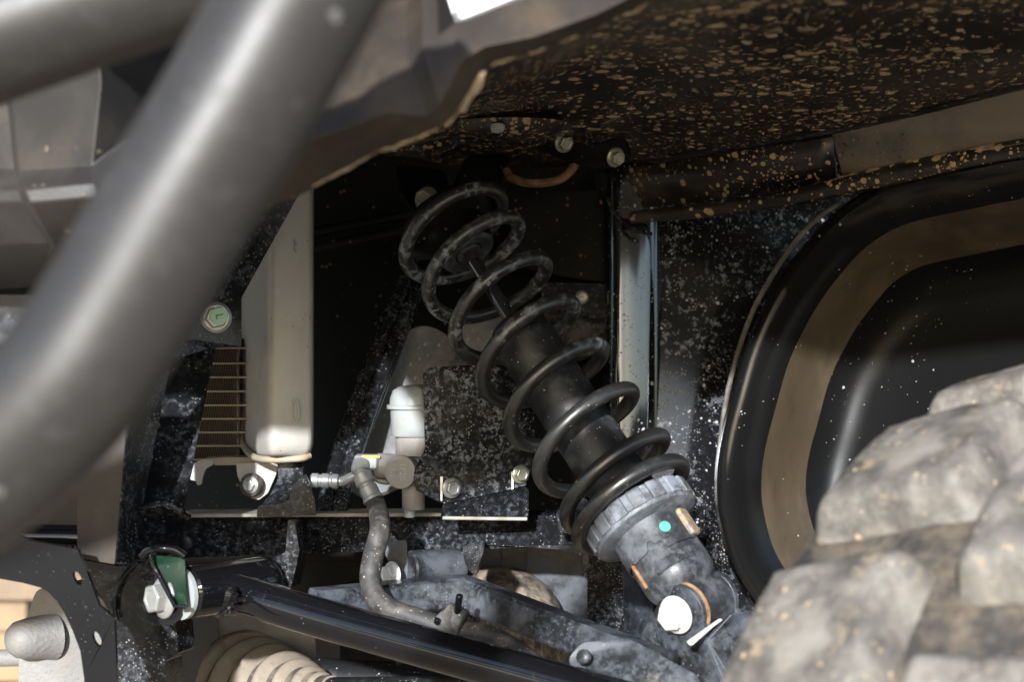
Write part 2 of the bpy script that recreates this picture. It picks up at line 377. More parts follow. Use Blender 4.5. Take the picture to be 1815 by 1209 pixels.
ap = thing('access_panel', P(1035, 560, 1.22), 'small black access panel with one pale round screw', 'panel')
obj('upper_sheet', plate([P(905, 345, 1.225), P(1068, 337, 1.215), P(1070, 500, 1.215), P(1010, 492, 1.22), P(905, 470, 1.23)], .003, .004), M_walldk, ap)
obj('lower_sheet', plate([P(960, 500, 1.218), P(1070, 502, 1.205), P(1078, 592, 1.205), P(1066, 622, 1.205), P(1030, 640, 1.21), P(960, 640, 1.218)], .003, .003), M_frame, ap, bevel=.0006)
obj('screw', lathe(P(1032, 527, 1.208), (-.15, -1, 0), [(0, .0050), (.0018, .0049), (.0028, .0042), (.0033, .0032), (.0033, .0012), (.0024, .0008)], 24), M_zinc, ap)
obj('folded_lip', sweep([P(975, 553, 1.205), P(1010, 556, 1.2), P(1062, 572, 1.195)], .0015, 8), M_frame, ap)

# grey splash shield behind the valve
sh = thing('splash_shield', P(680, 700, 1.2), 'grey dusty plastic splash shield behind the white capped valve', 'shield')
obj('shield_sheet', plate([C(cS, *p, d) for p, d in (((545, 400), 1.19), ((640, 395), 1.17), ((745, 450), 1.16), ((760, 640), 1.15), ((700, 1010), 1.14), ((560, 1180), 1.14), ((300, 1290), 1.15), ((170, 1180), 1.17), ((195, 890), 1.19), ((330, 690), 1.2))], .004, .01), M_grey, sh, bevel=.0015)
obj('shield_sheet', plate([P(800, 560, 1.18), P(935, 560, 1.17), P(930, 640, 1.16), P(800, 640, 1.17)], .004, .006), M_grey, sh, bevel=.0015)
obj('ledge', plate([P(795, 640, 1.13), P(915, 630, 1.13), P(915, 640, 1.12), P(795, 652, 1.12)], .02, 0, dirn=Vector((0, 1, 0))), M_cast, sh)

# diagonal frame tube with two rolled ridges
db = thing('diagonal_brace', P(600, 850, 1.11), 'black diagonal brace with two rolled ridges, sloping up behind the spring', 'brace')
for dx in (-13, 13):
    obj('ridge', sweep([P(762 + dx, 430, 1.20), P(706 + dx, 560, 1.17), P(650 + dx, 700, 1.14), P(598 + dx, 850, 1.11), P(585 + dx, 930, 1.10)], .0056, 14), M_frame, db)
obj('web', plate([P(735, 425, 1.205), P(785, 425, 1.205), P(625, 850, 1.115), P(610, 930, 1.105), P(560, 930, 1.105), P(572, 850, 1.115)], .004), M_frame, db, bevel=.001)

# ================================================================== FENDER LINER (roof of the wheel well)
ZC = .122
lip = [C(cB, *p, .675) for p in ((-420, 1130), (-60, 985), (280, 800), (450, 730), (650, 650), (720, 590), (800, 470), (850, 380), (920, 320), (1130, 260), (1440, 140), (1720, 0))]
def far(px, py):
    d = ZC / (K * (604.5 - py)); return P(px, py, d)
farp = [(400, 262), (520, 262), (600, 262), (660, 266), (703, 270), (804, 294), (900, 298), (980, 297), (1030, 290), (1079, 296)]
farw = smoothp([far(*p) for p in farp] + [P(1180, 284, 1.14), P(1300, 264, 1.09), P(1475, 236, 1.05), P(1640, 198, 1.01), P(1815, 154, .97), P(1950, 122, .94)], 4)
nearw = lip + [P(1900, -190, .60), P(2350, -260, .56), P(2900, -330, .52)]
nearw = smoothp(nearw, 4)
def resample(p, n):
    L = [0]
    for i in range(1, len(p)): L.append(L[-1] + (p[i] - p[i - 1]).length)
    out = []
    for k in range(n):
        s = L[-1] * k / (n - 1); i = 0
        while i < len(L) - 2 and L[i + 1] < s: i += 1
        t = (s - L[i]) / max(1e-9, L[i + 1] - L[i]); out.append(p[i].lerp(p[i + 1], t))
    return out
fa, na = resample(farw, 70), resample(nearw, 70)
rows = []
for j in range(41):
    t = j / 40; row = []
    for a, b in zip(na, fa):
        p = a.lerp(b, t); n_ = noise.noise(Vector((p.x * 9, p.y * 9, 3)))
        p.z += .008 * n_ * math.sin(math.pi * t) + .010 * math.sin(math.pi * t); row.append(p)
    rows.append(row)
fl = thing('fender_liner', P(1250, 150, .9), 'black wheel arch roof spattered all over with tan mud drops', 'fender liner')
obj('liner_sheet', grid(rows), M_ceil, fl, solid=-.003)
# pressed humps and pads near the shock tower
for (x, y, d, a, b_) in ((765, 232, 1.02, .030, .012), (905, 236, 1.01, .034, .013), (850, 262, 1.09, .045, .012), (735, 272, 1.08, .03, .01)):
    V, F = lathe(P(x, y, d) + Vector((0, 0, .006)), (0, 0, -1), [(0, 1.), (.3, .93), (.55, .75), (.7, .45), (.74, .05)], 28)
    c0 = P(x, y, d) + Vector((0, 0, .006))
    V = [c0 + Vector(((v.x - c0.x) * a, (v.y - c0.y) * a * .8, (v.z - c0.z) * b_)) for v in V]
    obj('pressed_hump', (V, F), M_ceil, fl)
obj('plastic_rivet', lathe(P(882, 222, .985), (0, -.25, -1), [(0, .0042), (.002, .0042), (.0035, .0034), (.004, .0015)], 20), M_cap, fl)
# mud drops thick enough to stand proud
V, F = [], []
for _ in range(420):
    i = random.randrange(24, 66); j = random.randrange(4, 38); p = rows[j][i].lerp(rows[j + 1][i + 1], random.random())
    r = random.choice([.0012, .0016, .002, .0028, .0036]) * random.uniform(.7, 1.2); e = random.uniform(.7, 1.5); a0 = random.random() * 6
    b0 = len(V); n = 9
    rr = [r * random.uniform(.75, 1.2) for _ in range(n)]
    for z, s in ((.0002, 1.), (-.0006, .8), (-.0010, .3)):
        V += [p + Vector((rr[k] * s * e * math.cos(a0 + 6.2832 * k / n), rr[k] * s * math.sin(a0 + 6.2832 * k / n), z)) for k in range(n)]
    for q in range(2):
        for k in range(n): F.append([b0 + q * n + k, b0 + q * n + (k + 1) % n, b0 + (q + 1) * n + (k + 1) % n, b0 + (q + 1) * n + k])
    F.append([b0 + 2 * n + k for k in range(n)])
md = obj('mud_drops', (V, F), M_mud, fl); md['kind'] = 'stuff'

# band under the roof, bead and mudguard shell to the right
mg = thing('mudguard', P(1500, 600, 1.1), 'glossy black curved mudguard shell behind the tyre with painted brown reflections', 'mudguard')
bt = [(1060, 300), (1180, 284), (1300, 264), (1475, 236), (1640, 198), (1815, 154), (1950, 122)]
bd_ = [1.20, 1.14, 1.09, 1.05, 1.01, .97, .94]
top = [P(x, y + 3, d - .004) for (x, y), d in zip(bt, bd_)]
bot = [P(x, y, d + .014) for (x, y), d in zip([(1070, 372), (1180, 362), (1300, 345), (1490, 316), (1640, 288), (1815, 256), (1950, 232)], bd_)]
topw, botw = resample(smoothp(top, 4), 30), resample(smoothp(bot, 4), 30)
obj('flange_strip', grid([topw[:17], botw[:17]]), M_ceil, mg, solid=.003)
obj('flat_band', plate([P(1473, 238, 1.044), P(1560, 219, 1.024), P(1640, 201, 1.004), P(1815, 157, .964), P(1950, 124, .934), P(1950, 230, .948), P(1815, 254, .978), P(1640, 286, 1.018), P(1494, 314, 1.058)], .004), M_band, mg, bevel=.0006)
bead = [P(x, y, d) for x, y, d in ((1120, 385, 1.15), (1250, 372, 1.12), (1400, 350, 1.08), (1490, 330, 1.058), (1600, 306, 1.03), (1720, 284, 1.0), (1815, 268, .98), (1950, 248, .95))]
obj('rolled_bead', sweep(smoothp(bead, 6), lambda t: .0042 + .0045 * t, 14), M_ceil, mg)
V, F = sweep([p + Vector((0, -.001, -.002 + .003)) for p in smoothp(bead[3:], 8)], lambda t: .0045 + .0035 * t, 12)
V = [v + Vector((0, 0, .0022 * noise.noise(v * 160))) for v in V]
obj('mud_crust', (V, F), M_mud, mg)
L0 = [(1540, 352), (1488, 358), (1450, 385), (1412, 424), (1368, 488), (1330, 560), (1300, 650), (1283, 730), (1272, 830), (1276, 920), (1300, 1010)]
L1 = [(2000, 255), (1815, 281), (1700, 304), (1600, 327), (1540, 352), (1478, 397), (1412, 475), (1368, 546), (1333, 622), (1306, 717), (1290, 780), (1282, 840), (1285, 908), (1310, 1000), (1360, 1080)]
L1d = [.94, .975, 1.0, 1.03, 1.045, 1.06, 1.075, 1.082, 1.085, 1.085, 1.085, 1.085, 1.088, 1.09, 1.09]
rim = resample(smoothp([Vector((x, y, d * 1000)) for (x, y), d in zip(L1, L1d)], 6), 60)
nrm_ = []
for i in range(60):
    t = rim[min(59, i + 6)] - rim[max(0, i - 6)]; nrm_.append(Vector((-t.y, t.x, 0)).normalized() * -1)
for i in range(60):
    if nrm_[i].x < 0 and nrm_[i].y < 0: nrm_[i] = -nrm_[i]
def plane_d(x, y): return 1.150 - (x - 1450) * .00022 + .23 * (650 - y) * K
dishp = [(-7, .12), (-2, .02), (4, .0)] + [(o_, (o_ / 235) ** 2 * (3 - 2 * o_ / 235)) for o_ in (16, 34, 62, 88, 116, 142, 170, 200, 235)]
rows_ = []; cen = Vector((1830, 800, 0))
for o_, w_ in dishp:
    row = []
    for i in range(60):
        p = rim[i]; nn_ = nrm_[i]; x_, y_ = p.x + nn_.x * o_, p.y + nn_.y * o_
        row.append(P(x_, y_, (p.z / 1000) * (1 - w_) + plane_d(x_, y_) * w_))
    rows_.append(row)
for f_ in (.3, .65, 1.0):
    row = []
    for i in range(60):
        p = rim[i]; nn_ = nrm_[i]; x_, y_ = p.x + nn_.x * 235, p.y + nn_.y * 235
        x_ += (cen.x - x_) * f_ * .97; y_ += (cen.y - y_) * f_ * .97; row.append(P(x_, y_, plane_d(x_, y_)))
    rows_.append(row)
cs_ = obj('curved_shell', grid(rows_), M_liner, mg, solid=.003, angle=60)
cs_.data.materials.append(M_reflband); cs_.data.materials.append(M_well)
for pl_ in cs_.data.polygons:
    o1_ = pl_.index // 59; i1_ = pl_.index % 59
    if o1_ in (5, 6, 7): pl_.material_index = 1  # arc rows carrying the painted ground reflection
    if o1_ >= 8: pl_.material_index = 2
obj('pale_rim', sweep([p + Vector((0, -.002, 0)) for p in smoothp([P(x, y, 1.142) for x, y in L0[1:10]], 5)], .0017, 8), M_rim, mg)
V, F = lathe(P(1335, 925, 1.16), (-.3, -1, .25), [(0, .034), (.010, .030), (.020, .021), (.026, .011), (.028, .002)], 30)
obj('moulded_boss', (V, F), M_liner, mg)
obj('lower_shell', sheet([(1255, 1.155), (1290, 1.14), (1340, 1.13), (1420, 1.125), (1560, 1.11), (1800, 1.05)], 905, 1330, 6), M_wall, mg, solid=.003)

# ================================================================== SHOCK ABSORBER
SB = P(1235.4, 1073.1, .9283); ST = P(818.8, 430.1, .9283 + .1258)
sax = (ST - SB).normalized(); sx = Vector((1, 0, 0)); sx = (sx - sax * sx.dot(sax)).normalized(); sy = sax.cross(sx)
def S(s, r=0, th=0): return SB + sax * s + sx * (r * math.cos(th)) + sy * (r * math.sin(th))
shk = thing('shock_absorber', SB, 'black coil-over shock absorber leaning across the wheel well, green dot on its cup', 'shock absorber')
RW, Z0, PT, PH = .03561, .2645, .03437, -.3249
def coil_z(t):
    z = Z0 - PT * t
    if t > 5.15: z = Z0 - PT * 5.15 - (t - 5.15) * .0125 - max(0, PT - .0125) * (1 - math.exp(-(t - 5.15) * 5)) / 5
    if t < -.25: z = Z0 + PT * .25 + (-.25 - t) * .013 + (PT - .013) * (1 - math.exp((t + .25) * 5)) / 5
    return z
hp = []; tt = -1.35
while tt <= 6.65:
    hp.append(S(coil_z(tt), RW, -2 * math.pi * tt + PH)); tt += 1 / 48
obj('coil_spring', sweep(hp, .00445, 16), M_spring, shk)
pr = [(.062, .0180), (.064, .0184), (.186, .0184), (.1872, .0190), (.190, .0193), (.1915, .0186), (.1925, .0178), (.202, .0178), (.2045, .0165), (.205, .006)]
bd = obj('damper_body', lathe(SB, sax, pr, 56), M_damper, shk)
obj('piston_rod', lathe(SB, sax, [(.19, .0047), (.200, .0047), (.2005, .0053), (.2035, .0053), (.204, .0047), (.275, .0047)], 28), M_rod, shk)
seat = obj('upper_seat', lathe(SB, sax, [(.2655, .008), (.2645, .0155), (.2660, .0182), (.2700, .0190), (.276, .0195), (.284, .0200), (.2865, .026), (.2890, .0312), (.2925, .0325), (.2955, .030), (.299, .020), (.303, .012)], 48), M_walldk, shk)
obj('seat_cup', lathe(SB, sax, [(.2652, .0090), (.2640, .0150), (.2655, .0176), (.2685, .0182)], 40, False), M_cup, seat)
obj('bump_rubber', lathe(SB, sax, [(.2635, .0060), (.2632, .0072), (.2645, .0080), (.268, .0080)], 28), M_hose, seat)
# mud flecks around the coil end
# toothed adjuster ring
def toothed(n=16):
    V, F = [], []
    for k in range(n):
        a0 = 2 * math.pi * k / n + .1; 
        for (t0, t1, rr) in ((0, .66, .0328), (.66, 1., .0286)):
            q = []
            for a in (a0 + t0 * 2 * math.pi / n, a0 + (t0 + t1) / 2 * 2 * math.pi / n, a0 + t1 * 2 * math.pi / n):
                for r, z in ((.018, .054), (rr, .054), (rr, .0640), (rr - .0012, .0652), (.018, .0652)): q.append(S(z, r, a))
            b = len(V); V += q
            for i in range(2):
                for j in range(5): F.append([b + i * 5 + j, b + i * 5 + (j + 1) % 5, b + (i + 1) * 5 + (j + 1) % 5, b + (i + 1) * 5 + j])
            F.append([b + j for j in range(5)]); F.append([b + 10 + j for j in range(5)])
    return V, F
ring = obj('adjuster_ring', lathe(SB, sax, [(.0500, .0215), (.0505, .0275), (.0520, .0312), (.0545, .0316), (.0555, .0300), (.0655, .0296), (.0660, .020)], 56), M_perch, shk, bevel=.0004)
obj('teeth', toothed(), M_perch, ring, bevel=.0006)
# stepped cam sleeve, its lower edge stepped
nn = 96; V, F = [], []
for k in range(nn):
    a = 360 * k / nn                       # 270 faces the lens
    e = .0345
    if 205 <= a < 252: e = .0330
    if 236 <= a < 252: e = .0330 + .0052 * math.sin(math.pi * (a - 236) / 16) ** .6
    if 262 <= a < 318: e = .0295
    if 318 <= a: e = .0425
    if a < 60: e = .0425
    for r, z in ((.0215, e), (.0222, e), (.0222, .050), (.0226, .0515)): V.append(S(z, r, R(a)))
for k in range(nn):
    for j in range(3): F.append([k * 4 + j, k * 4 + j + 1, ((k + 1) % nn) * 4 + j + 1, ((k + 1) % nn) * 4 + j])
obj('cam_sleeve', (V, F), M_cup, shk, angle=30)
cup = obj('lower_cup', lathe(SB, sax, [(.052, .0195), (.044, .0205), (.020, .0208), (.016, .0204), (.012, .0185), (.0085, .0155), (.006, .0125), (.000, .0105)], 48), M_cup, shk)
V, F = [], []
for k in range(17):
    a = R(232 + 3.9 * k); c = S(.0225 , .0205, a); V2, F2 = sweep([c - sax * .0030 - sx * .0006, c, c + sax * .0030 + sx * .0006], .0013, 8); V, F = join((V, F), (V2, F2))
obj('weld_bead', (V, F), M_cup, cup)
ta = R(318)
obj('stop_tab', box(S(.0395, .0228, ta), .0046, .0018, .0085, ((sx * -math.sin(ta) + sy * math.cos(ta)), (sx * math.cos(ta) + sy * math.sin(ta)), sax)), M_tab, cup, bevel=.0012)
tb = R(196)
obj('stop_tab', box(S(.027, .0214, tb), .0010, .0009, .0075, ((sx * -math.sin(tb) + sy * math.cos(tb)), (sx * math.cos(tb) + sy * math.sin(tb)), sax)), M_rust, cup, bevel=.0005)
ga = R(276); gn = sx * math.cos(ga) + sy * math.sin(ga)
obj('paint_dot', lathe(S(.0405, .02215, ga), gn, [(0, .0032), (.0003, .0031), (.0004, .002)], 20), M_green, shk)
# eye with rubber bush
PV = Vector((-.66, -.72, -.16)).normalized()      # shock pivot axis, towards the lens
eye = obj('eyelet', join(lathe(SB, PV, [(-.0135, .0095), (-.0135, .0150), (-.0125, .0158), (.0095, .0158), (.0105, .0150), (.0105, .0118)], 44, False),
                         lathe(S(.002), sax, [(0, .0105), (.007, .0130), (.011, .0165)], 32, False)), M_cup, shk)
obj('rust_ring', lathe(SB, PV, [(.0098, .0159), (.0112, .0153), (.0115, .0138), (.0098, .0134)], 40, False), M_rust, eye)
obj('rubber_bush', lathe(SB, PV, [(-.013, .0118), (.0110, .0120), (.0135, .0112), (.0140, .006)], 40), M_hose, eye)
# moulded figures along the damper
for s_, ph_, tx in ((.1560, -58, '60'), (.1665, -58, '69'), (.1560, -34, 'S'), (.1420, -50, 'N')):
    a = R(ph_) ; nrm = sx * math.cos(a) + sy * math.sin(a)
    text(bd, tx, S(s_, .0183, a), nrm, .0065, sax, M_textk, depth=.0004)

# ================================================================== SHOCK TOWER
tw = thing('shock_tower_bracket', P(860, 300, 1.17), 'black shock tower bracket under the wheel arch roof with yellowish bolts', 'bracket')
TA = S(.318)
obj('tower_ear', plate([P(835, 270, 1.13), P(905, 275, 1.16), P(880, 345, 1.135), P(850, 395, 1.12), P(800, 400, 1.105), P(800, 345, 1.11)], .004, .006), M_walldk, tw, bevel=.0008)
obj('tower_ear', plate([P(700, 290, 1.13), P(790, 300, 1.12), P(795, 350, 1.10), P(775, 385, 1.095), P(735, 375, 1.10), P(705, 335, 1.12)], .004, .006), M_walldk, tw, bevel=.0008)
obj('pivot_sleeve', sweep([P(760, 355, 1.095), P(860, 360, 1.15)], .011, 20), M_walldk, tw)
obj('tower_flange', plate([P(945, 262, 1.13), P(985, 236, 1.10), P(1105, 240, 1.10), P(1120, 285, 1.12), P(1080, 300, 1.13), P(1010, 290, 1.13)], .004, .006), M_walldk, tw, bevel=.001)
obj('wire_loop', sweep(smoothp([P(897, 302, 1.145), P(905, 314, 1.14), P(930, 323, 1.132), P(960, 324, 1.128), (P(990, 318, 1.126)), P(1010, 304, 1.128), P(1022, 286, 1.135)], 6), .0029, 12), M_rust, tw)
bolt(tw, P(757, 353, 1.087), (-.42, -.85, .12), .0060, M_zincy, spin=.3)
bolt(tw, P(999, 252, 1.095), (.35, -.8, -.25), .0048, M_zincy, spin=.1)
bolt(tw, P(1090, 278, 1.095), (.45, -.75, -.25), .0048, M_zincy, spin=.5)

# ================================================================== CONTROL ARM
ca = thing('control_arm', P(700, 1100, .97), 'long glossy black control arm crossing the bottom of the wheel well', 'control arm')
ft = smoothp([P(395, 1052, .972), P(440, 1058, .965), P(490, 1073, .957), P(560, 1094, .948), P(760, 1150, .922), P(960, 1205, .897), P(1200, 1272, .866)], 6)
obj('front_tube', sweep(ft, lambda t: .0112 + .0032 * max(0, 1 - t * 7), 28), M_gloss, ca)
SLA, SLB = P(326, 1052, .955), P(500, 1026, 1.005)
sd = (SLB - SLA).normalized()
slv = obj('pivot_sleeve', lathe(SLA, sd, [(0, .0130), (.002, .0150), (.052, .0150), (.058, .0140), (.062, .0105)], 36), M_gloss, ca)
obj('weld_bead', sweep(smoothp([P(398, 1042, .952), P(411, 1043, .948), P(416, 1060, .946), P(408, 1078, .948), P(392, 1090, .952)], 5), lambda t: .0019 + .0005 * math.sin(t * 60), 8), M_gloss, slv)
obj('washer', lathe(SLA - sd * .0035, sd, [(0, .0115), (.0003, .0146), (.0028, .0146), (.0032, .0115)], 36), M_cap, ca)
bolt(ca, P(293, 1060, .948), (-.74, -.66, .02), .0085, M_zinc, spin=.2)
rr_ = [(-1, -.8), (-.8, -1), (.8, -1), (1, -.8), (1, .8), (.8, 1), (-.8, 1), (-1, .8)]
obj('rear_tube', sweep(smoothp([P(560, 1074, .965), P(660, 1064, .985), P(800, 1051, 1.0), P(835, 1056, .998), P(950, 1100, .965), P(1070, 1146, .93), P(1180, 1188, .90)], 6), .0092, prof=rr_), M_arm, ca, bevel=.0)
obj('rear_sleeve', lathe(P(722, 1010, 1.012), (P(838, 1004, 1.04) - P(722, 1010, 1.012)), [(0, .010), (.001, .0112), (.036, .0112), (.037, .010)], 24), M_arm, ca)
bolt(ca, P(697, 1018, 1.004), (-.72, -.68, 0), .0055, M_white, spin=.1)
# arm end, gusset and the shock clevis
obj('gusset_plate', plate([P(1005, 1170, .905), P(1030, 1140, .905), P(1115, 1132, .905), P(1240, 1200, .88), P(1240, 1290, .87), P(1060, 1250, .885)], .006, .004), M_arm, ca, bevel=.001)
obj('weld_lug', lathe(P(1036, 1166, .895), (-.5, -.8, .3), [(0, .0042), (.002, .0040), (.003, .003), (.0034, .001)], 12), M_arm, ca)
bc = SB + PV * .0145
def ear(c, ext):
    x = Vector((.74, -.67, 0)); x = (x - PV * x.dot(PV)).normalized(); z = PV.cross(x); z = z if z.z > 0 else -z
    pts = [c + x * .0150 * math.cos(a) + z * .0150 * math.sin(a) for a in [R(v) for v in range(-20, 176, 14)]]
    return pts, x, z
ep, ex, ez = ear(bc, 0)
pts = ep + [bc - ex * .034 - ez * .022, bc - ex * .036 - ez * .075, bc + ex * .040 - ez * .075, bc + ex * .030 - ez * .035, bc + ex * .016 - ez * .0135]
cl = obj('shock_clevis', plate(pts, .0035, 0, dirn=-PV), M_arm, ca, bevel=.0008)
bc2 = SB - PV * .0150
ep2, _, _ = ear(bc2, 0)
obj('clevis_ear', plate([p for p in ep2] + [bc2 - ex * .030 - ez * .03, bc2 - ex * .03 - ez * .075, bc2 + ex * .040 - ez * .075, bc2 + ex * .026 - ez * .02], .0035, 0, dirn=-PV), M_arm, cl, bevel=.0008)
fa_, fb_ = bc + ex * .0185 - ez * .0150, bc + ex * .033 - ez * .040
obj('clevis_flange', plate([bc + ex * .0165 - ez * .0135 + PV * .001, bc + ex * .0260 - ez * .0010 - PV * .010, bc2 + ex * .031 - ez * .003, bc2 + ex * .045 - ez * .075, bc + ex * .040 - ez * .075], .0035, 0, dirn=(-ex - ez * .2).normalized()), M_arm, cl, bevel=.0006)
obj('painted_glint', plate([C(cG, 918, 1012, .890), C(cG, 1068, 905, .905), C(cG, 1082, 914, .905), C(cG, 1040, 945, .902), C(cG, 938, 1034, .889)], .003), M_white, cl, bevel=.0005)  # white strip paints in the light glinting off the flange edge
bolt(ca, SB + PV * .0182, PV, .0077, M_white, name='shock_bolt', spin=.35)
bolt(ca, SB - PV * .0190, -PV, .0080, M_zinc, name='shock_nut')

# ================================================================== FRAME RAIL AND BRACKETS
fr_ = thing('frame_rail', P(600, 945, 1.03), 'black horizontal chassis rail with pale top edge below the radiator', 'frame rail')
RD = 1.084
obj('rail_beam', plate([P(230, 916, RD + .0105), P(1045, 914, RD + .0105), P(1060, 970, RD), P(700, 977, RD), P(230, 993, RD - .002)], .034, .002, dirn=Vector((0, 1, 0))), M_frame, fr_, bevel=.0015)
obj('pale_ledge', plate([P(322, 911.5, RD - .0016), P(600, 910.5, RD - .0016), P(782, 909.5, RD - .0016), P(782, 916, RD - .0016), P(322, 918, RD - .0016)], .030, 0, dirn=Vector((0, 1, .0))), M_ledge, fr_, bevel=.0004)  # pale strip along the top edge of the rail
obj('hanger', plate([C(cI, *p, 1.0) for p in ((1068, 155), (1106, 150), (1142, 350), (1118, 470), (1085, 600), (1010, 580), (985, 520), (960, 470), (905, 440), (980, 400), (1050, 365))], .09, .001, dirn=Vector((-.06, 1, -.12))), M_frame, fr_, bevel=.0012)
obj('hanger', plate([C(cL, *p, 1.012) for p in ((365, 60), (470, 50), (475, 130), (495, 262), (430, 258), (392, 190), (358, 130))], .07, .002, dirn=Vector((-.05, 1, -.12))), M_arm, fr_, bevel=.0008)
obj('hanger', plate([C(cL, *p, 1.02) for p in ((760, 85), (868, 50), (872, 110), (850, 170), (832, 240), (795, 215), (770, 165))], .06, .002, dirn=Vector((0, 1, -.12))), M_frame, fr_, bevel=.0008)
obj('lower_lip', plate([P(855, 966, 1.081), P(1040, 968, 1.081), P(1045, 1000, 1.081), P(1038, 1030, 1.081), P(1032, 985, 1.081), P(1000, 975, 1.081)], .01, .002, dirn=Vector((0, 1, 0))), M_frame, fr_, bevel=.001)
# green gusset with the pivot ear
gs = obj('gusset', plate([C(cI, *p, d) for p, d in (((185, 385), .948), ((395, 402), .945), ((408, 718), .938), ((330, 712), .936), ((192, 450), .945))], .004, .0015), M_greenb, fr_, bevel=.0012)
obj('gusset_rim', sweep([C(cI, 178, 385, .945), C(cI, 190, 452, .942), C(cI, 330, 716, .933), C(cI, 404, 722, .935)], .0013, 8), M_gloss, gs)
obj('pivot_ear', plate([C(cI, *p, .950) for p in ((140, 740), (150, 815), (240, 842), (330, 838), (400, 760), (410, 640), (300, 600))], .004, .003), M_gloss, fr_, bevel=.0008)
obj('upper_lug', sweep(smoothp([C(cI, 120, 392, .955), C(cI, 160, 350, .95), C(cI, 230, 340, .945), C(cI, 330, 350, .945), C(cI, 395, 392, .945)], 5), .0022, 10), M_gloss, fr_)

dpo = thing('frame_upright', P(1070, 1030, 1.1), 'black dusty upright below the rail beside the shock cup', 'frame upright')
obj('upright_plate', plate([P(1040, 962, 1.09), P(1100, 965, 1.09), P(1108, 1160, 1.09), P(1042, 1160, 1.09)], .012, .002, dirn=Vector((.2, 1, 0))), M_frame, dpo, bevel=.001)
obj('side_plate', plate([P(1103, 965, 1.092), P(1150, 960, 1.12), P(1165, 1160, 1.12), P(1108, 1160, 1.092)], .004), M_arm, dpo, bevel=.001)
obj('mount_pad', plate([P(985, 905, 1.06), P(1040, 880, 1.06), P(1052, 950, 1.06), P(990, 945, 1.06)], .01, .004), M_frame, dpo, bevel=.002)

bp = thing('inner_plate', P(950, 1020, 1.2), 'grey dusty plate half in shade seen below the right end of the rail', 'plate')
obj('plate_sheet', plate([P(850, 940, 1.17), P(1045, 940, 1.17), P(1045, 1200, 1.17), P(840, 1200, 1.17)], .004, .004), M_arm, bp, bevel=.001)
for x in (888, 932):
    obj('pressed_line', sweep([P(x, 975, 1.1695), P(x, 1060, 1.1695)], .0009, 6), M_arm, bp)

# left post, boxed front post and brace
po = thing('frame_post', P(290, 900, 1.0), 'leaning black frame post left of the radiator fins', 'frame post')
obj('post_tube', plate([P(300, 560, 1.036), P(384, 608, 1.031), P(324, 912, .984), P(250, 912, .984)], .03, .002, dirn=Vector((-.3, 1, 0))), M_frame, po, bevel=.002)
obj('brace_plate', plate([P(560, 290, 1.03), P(428, 528, 1.02), P(428, 614, 1.02), P(372, 618, 1.01), P(300, 640, 1.0), P(280, 590, 1.0), P(360, 470, 1.0), P(470, 290, 1.02)], .004, .001), M_frame, po, bevel=.0008)
obj('foot_weld', sweep(smoothp([P(250, 900, .983), P(290, 893, .983), P(318, 905, .982), P(332, 915, .99)], 5), lambda t: .0022 + .0006 * math.sin(t * 70), 8), M_frame, po)
lb = bolt(po, P(383, 563, 1.013), (.22, -.96, .03), .0068, M_zinc, spin=.2)
obj('paint_mark', lathe(P(391, 561, 1.0125) + Vector((0, -.0072, 0)), (.22, -.96, .03), [(0, .0052), (.0003, .005), (.0004, .002)], 24), mat('pale green mark', (.38, .60, .42), .5), lb)
text(lb, 'L', P(392, 561, 1.0125) + Vector((.0003, -.0080, 0)), (.22, -.96, .03), .0065, (.97, 0, .2), M_textk)

bx_ = thing('front_post', P(180, 960, .92), 'boxed black post with flat brown reflecting face beside the big tube', 'frame post')
obj('front_face', plate([P(120, 660, .925), P(240, 660, .925), P(224, 760, .92), P(203, 1001, .92), P(137, 990, .92), P(136, 800, .92)], .003, .001), M_lip, bx_, bevel=.001)
obj('side_face', plate([P(240, 650, .925), P(305, 640, .955), P(254, 897, .955), P(238, 1003, .94), P(205, 1001, .92), P(226, 760, .92)], .003, 0), M_frame, bx_, bevel=.0012)
ral = thing('cross_tube', P(80, 950, .93), 'dark cross tube with hanging water drops left of the boxed post', 'tube')
obj('tube_body', sweep([P(-800, 938, .965), P(150, 955, .935)], .0075, 20), M_gloss, ral)
V, F = [], []
for i in range(11):
    x = 48 + i * 8.6; q = lathe(P(x, 966 + random.uniform(-2, 4), .9255), (0, 0, -1), [(0, .0003), (.001, .0012), (.0024, .0014), (.0035, .0009), (.004, .0002)], 10); V, F = join((V, F), q)
wd = obj('water_drops', (V, F), M_gloss, ral); wd['kind'] = 'stuff'
obj('mud_line', sweep([P(50, 973, .925), P(80, 975, .924), P(136, 978, .924)], lambda t: .0012 + .0007 * math.sin(t * 40), 8), M_mud, ral)
upl = thing('roof_sheet', P(0, 640, .93), 'flat brown reflecting sheet above the cross tube at left edge', 'panel')
obj('sheet', plate([P(-800, 760, .965), P(140, 760, .935), P(140, 938, .935), P(-800, 938, .965)], .003, 0), M_lip, upl, bevel=.001)

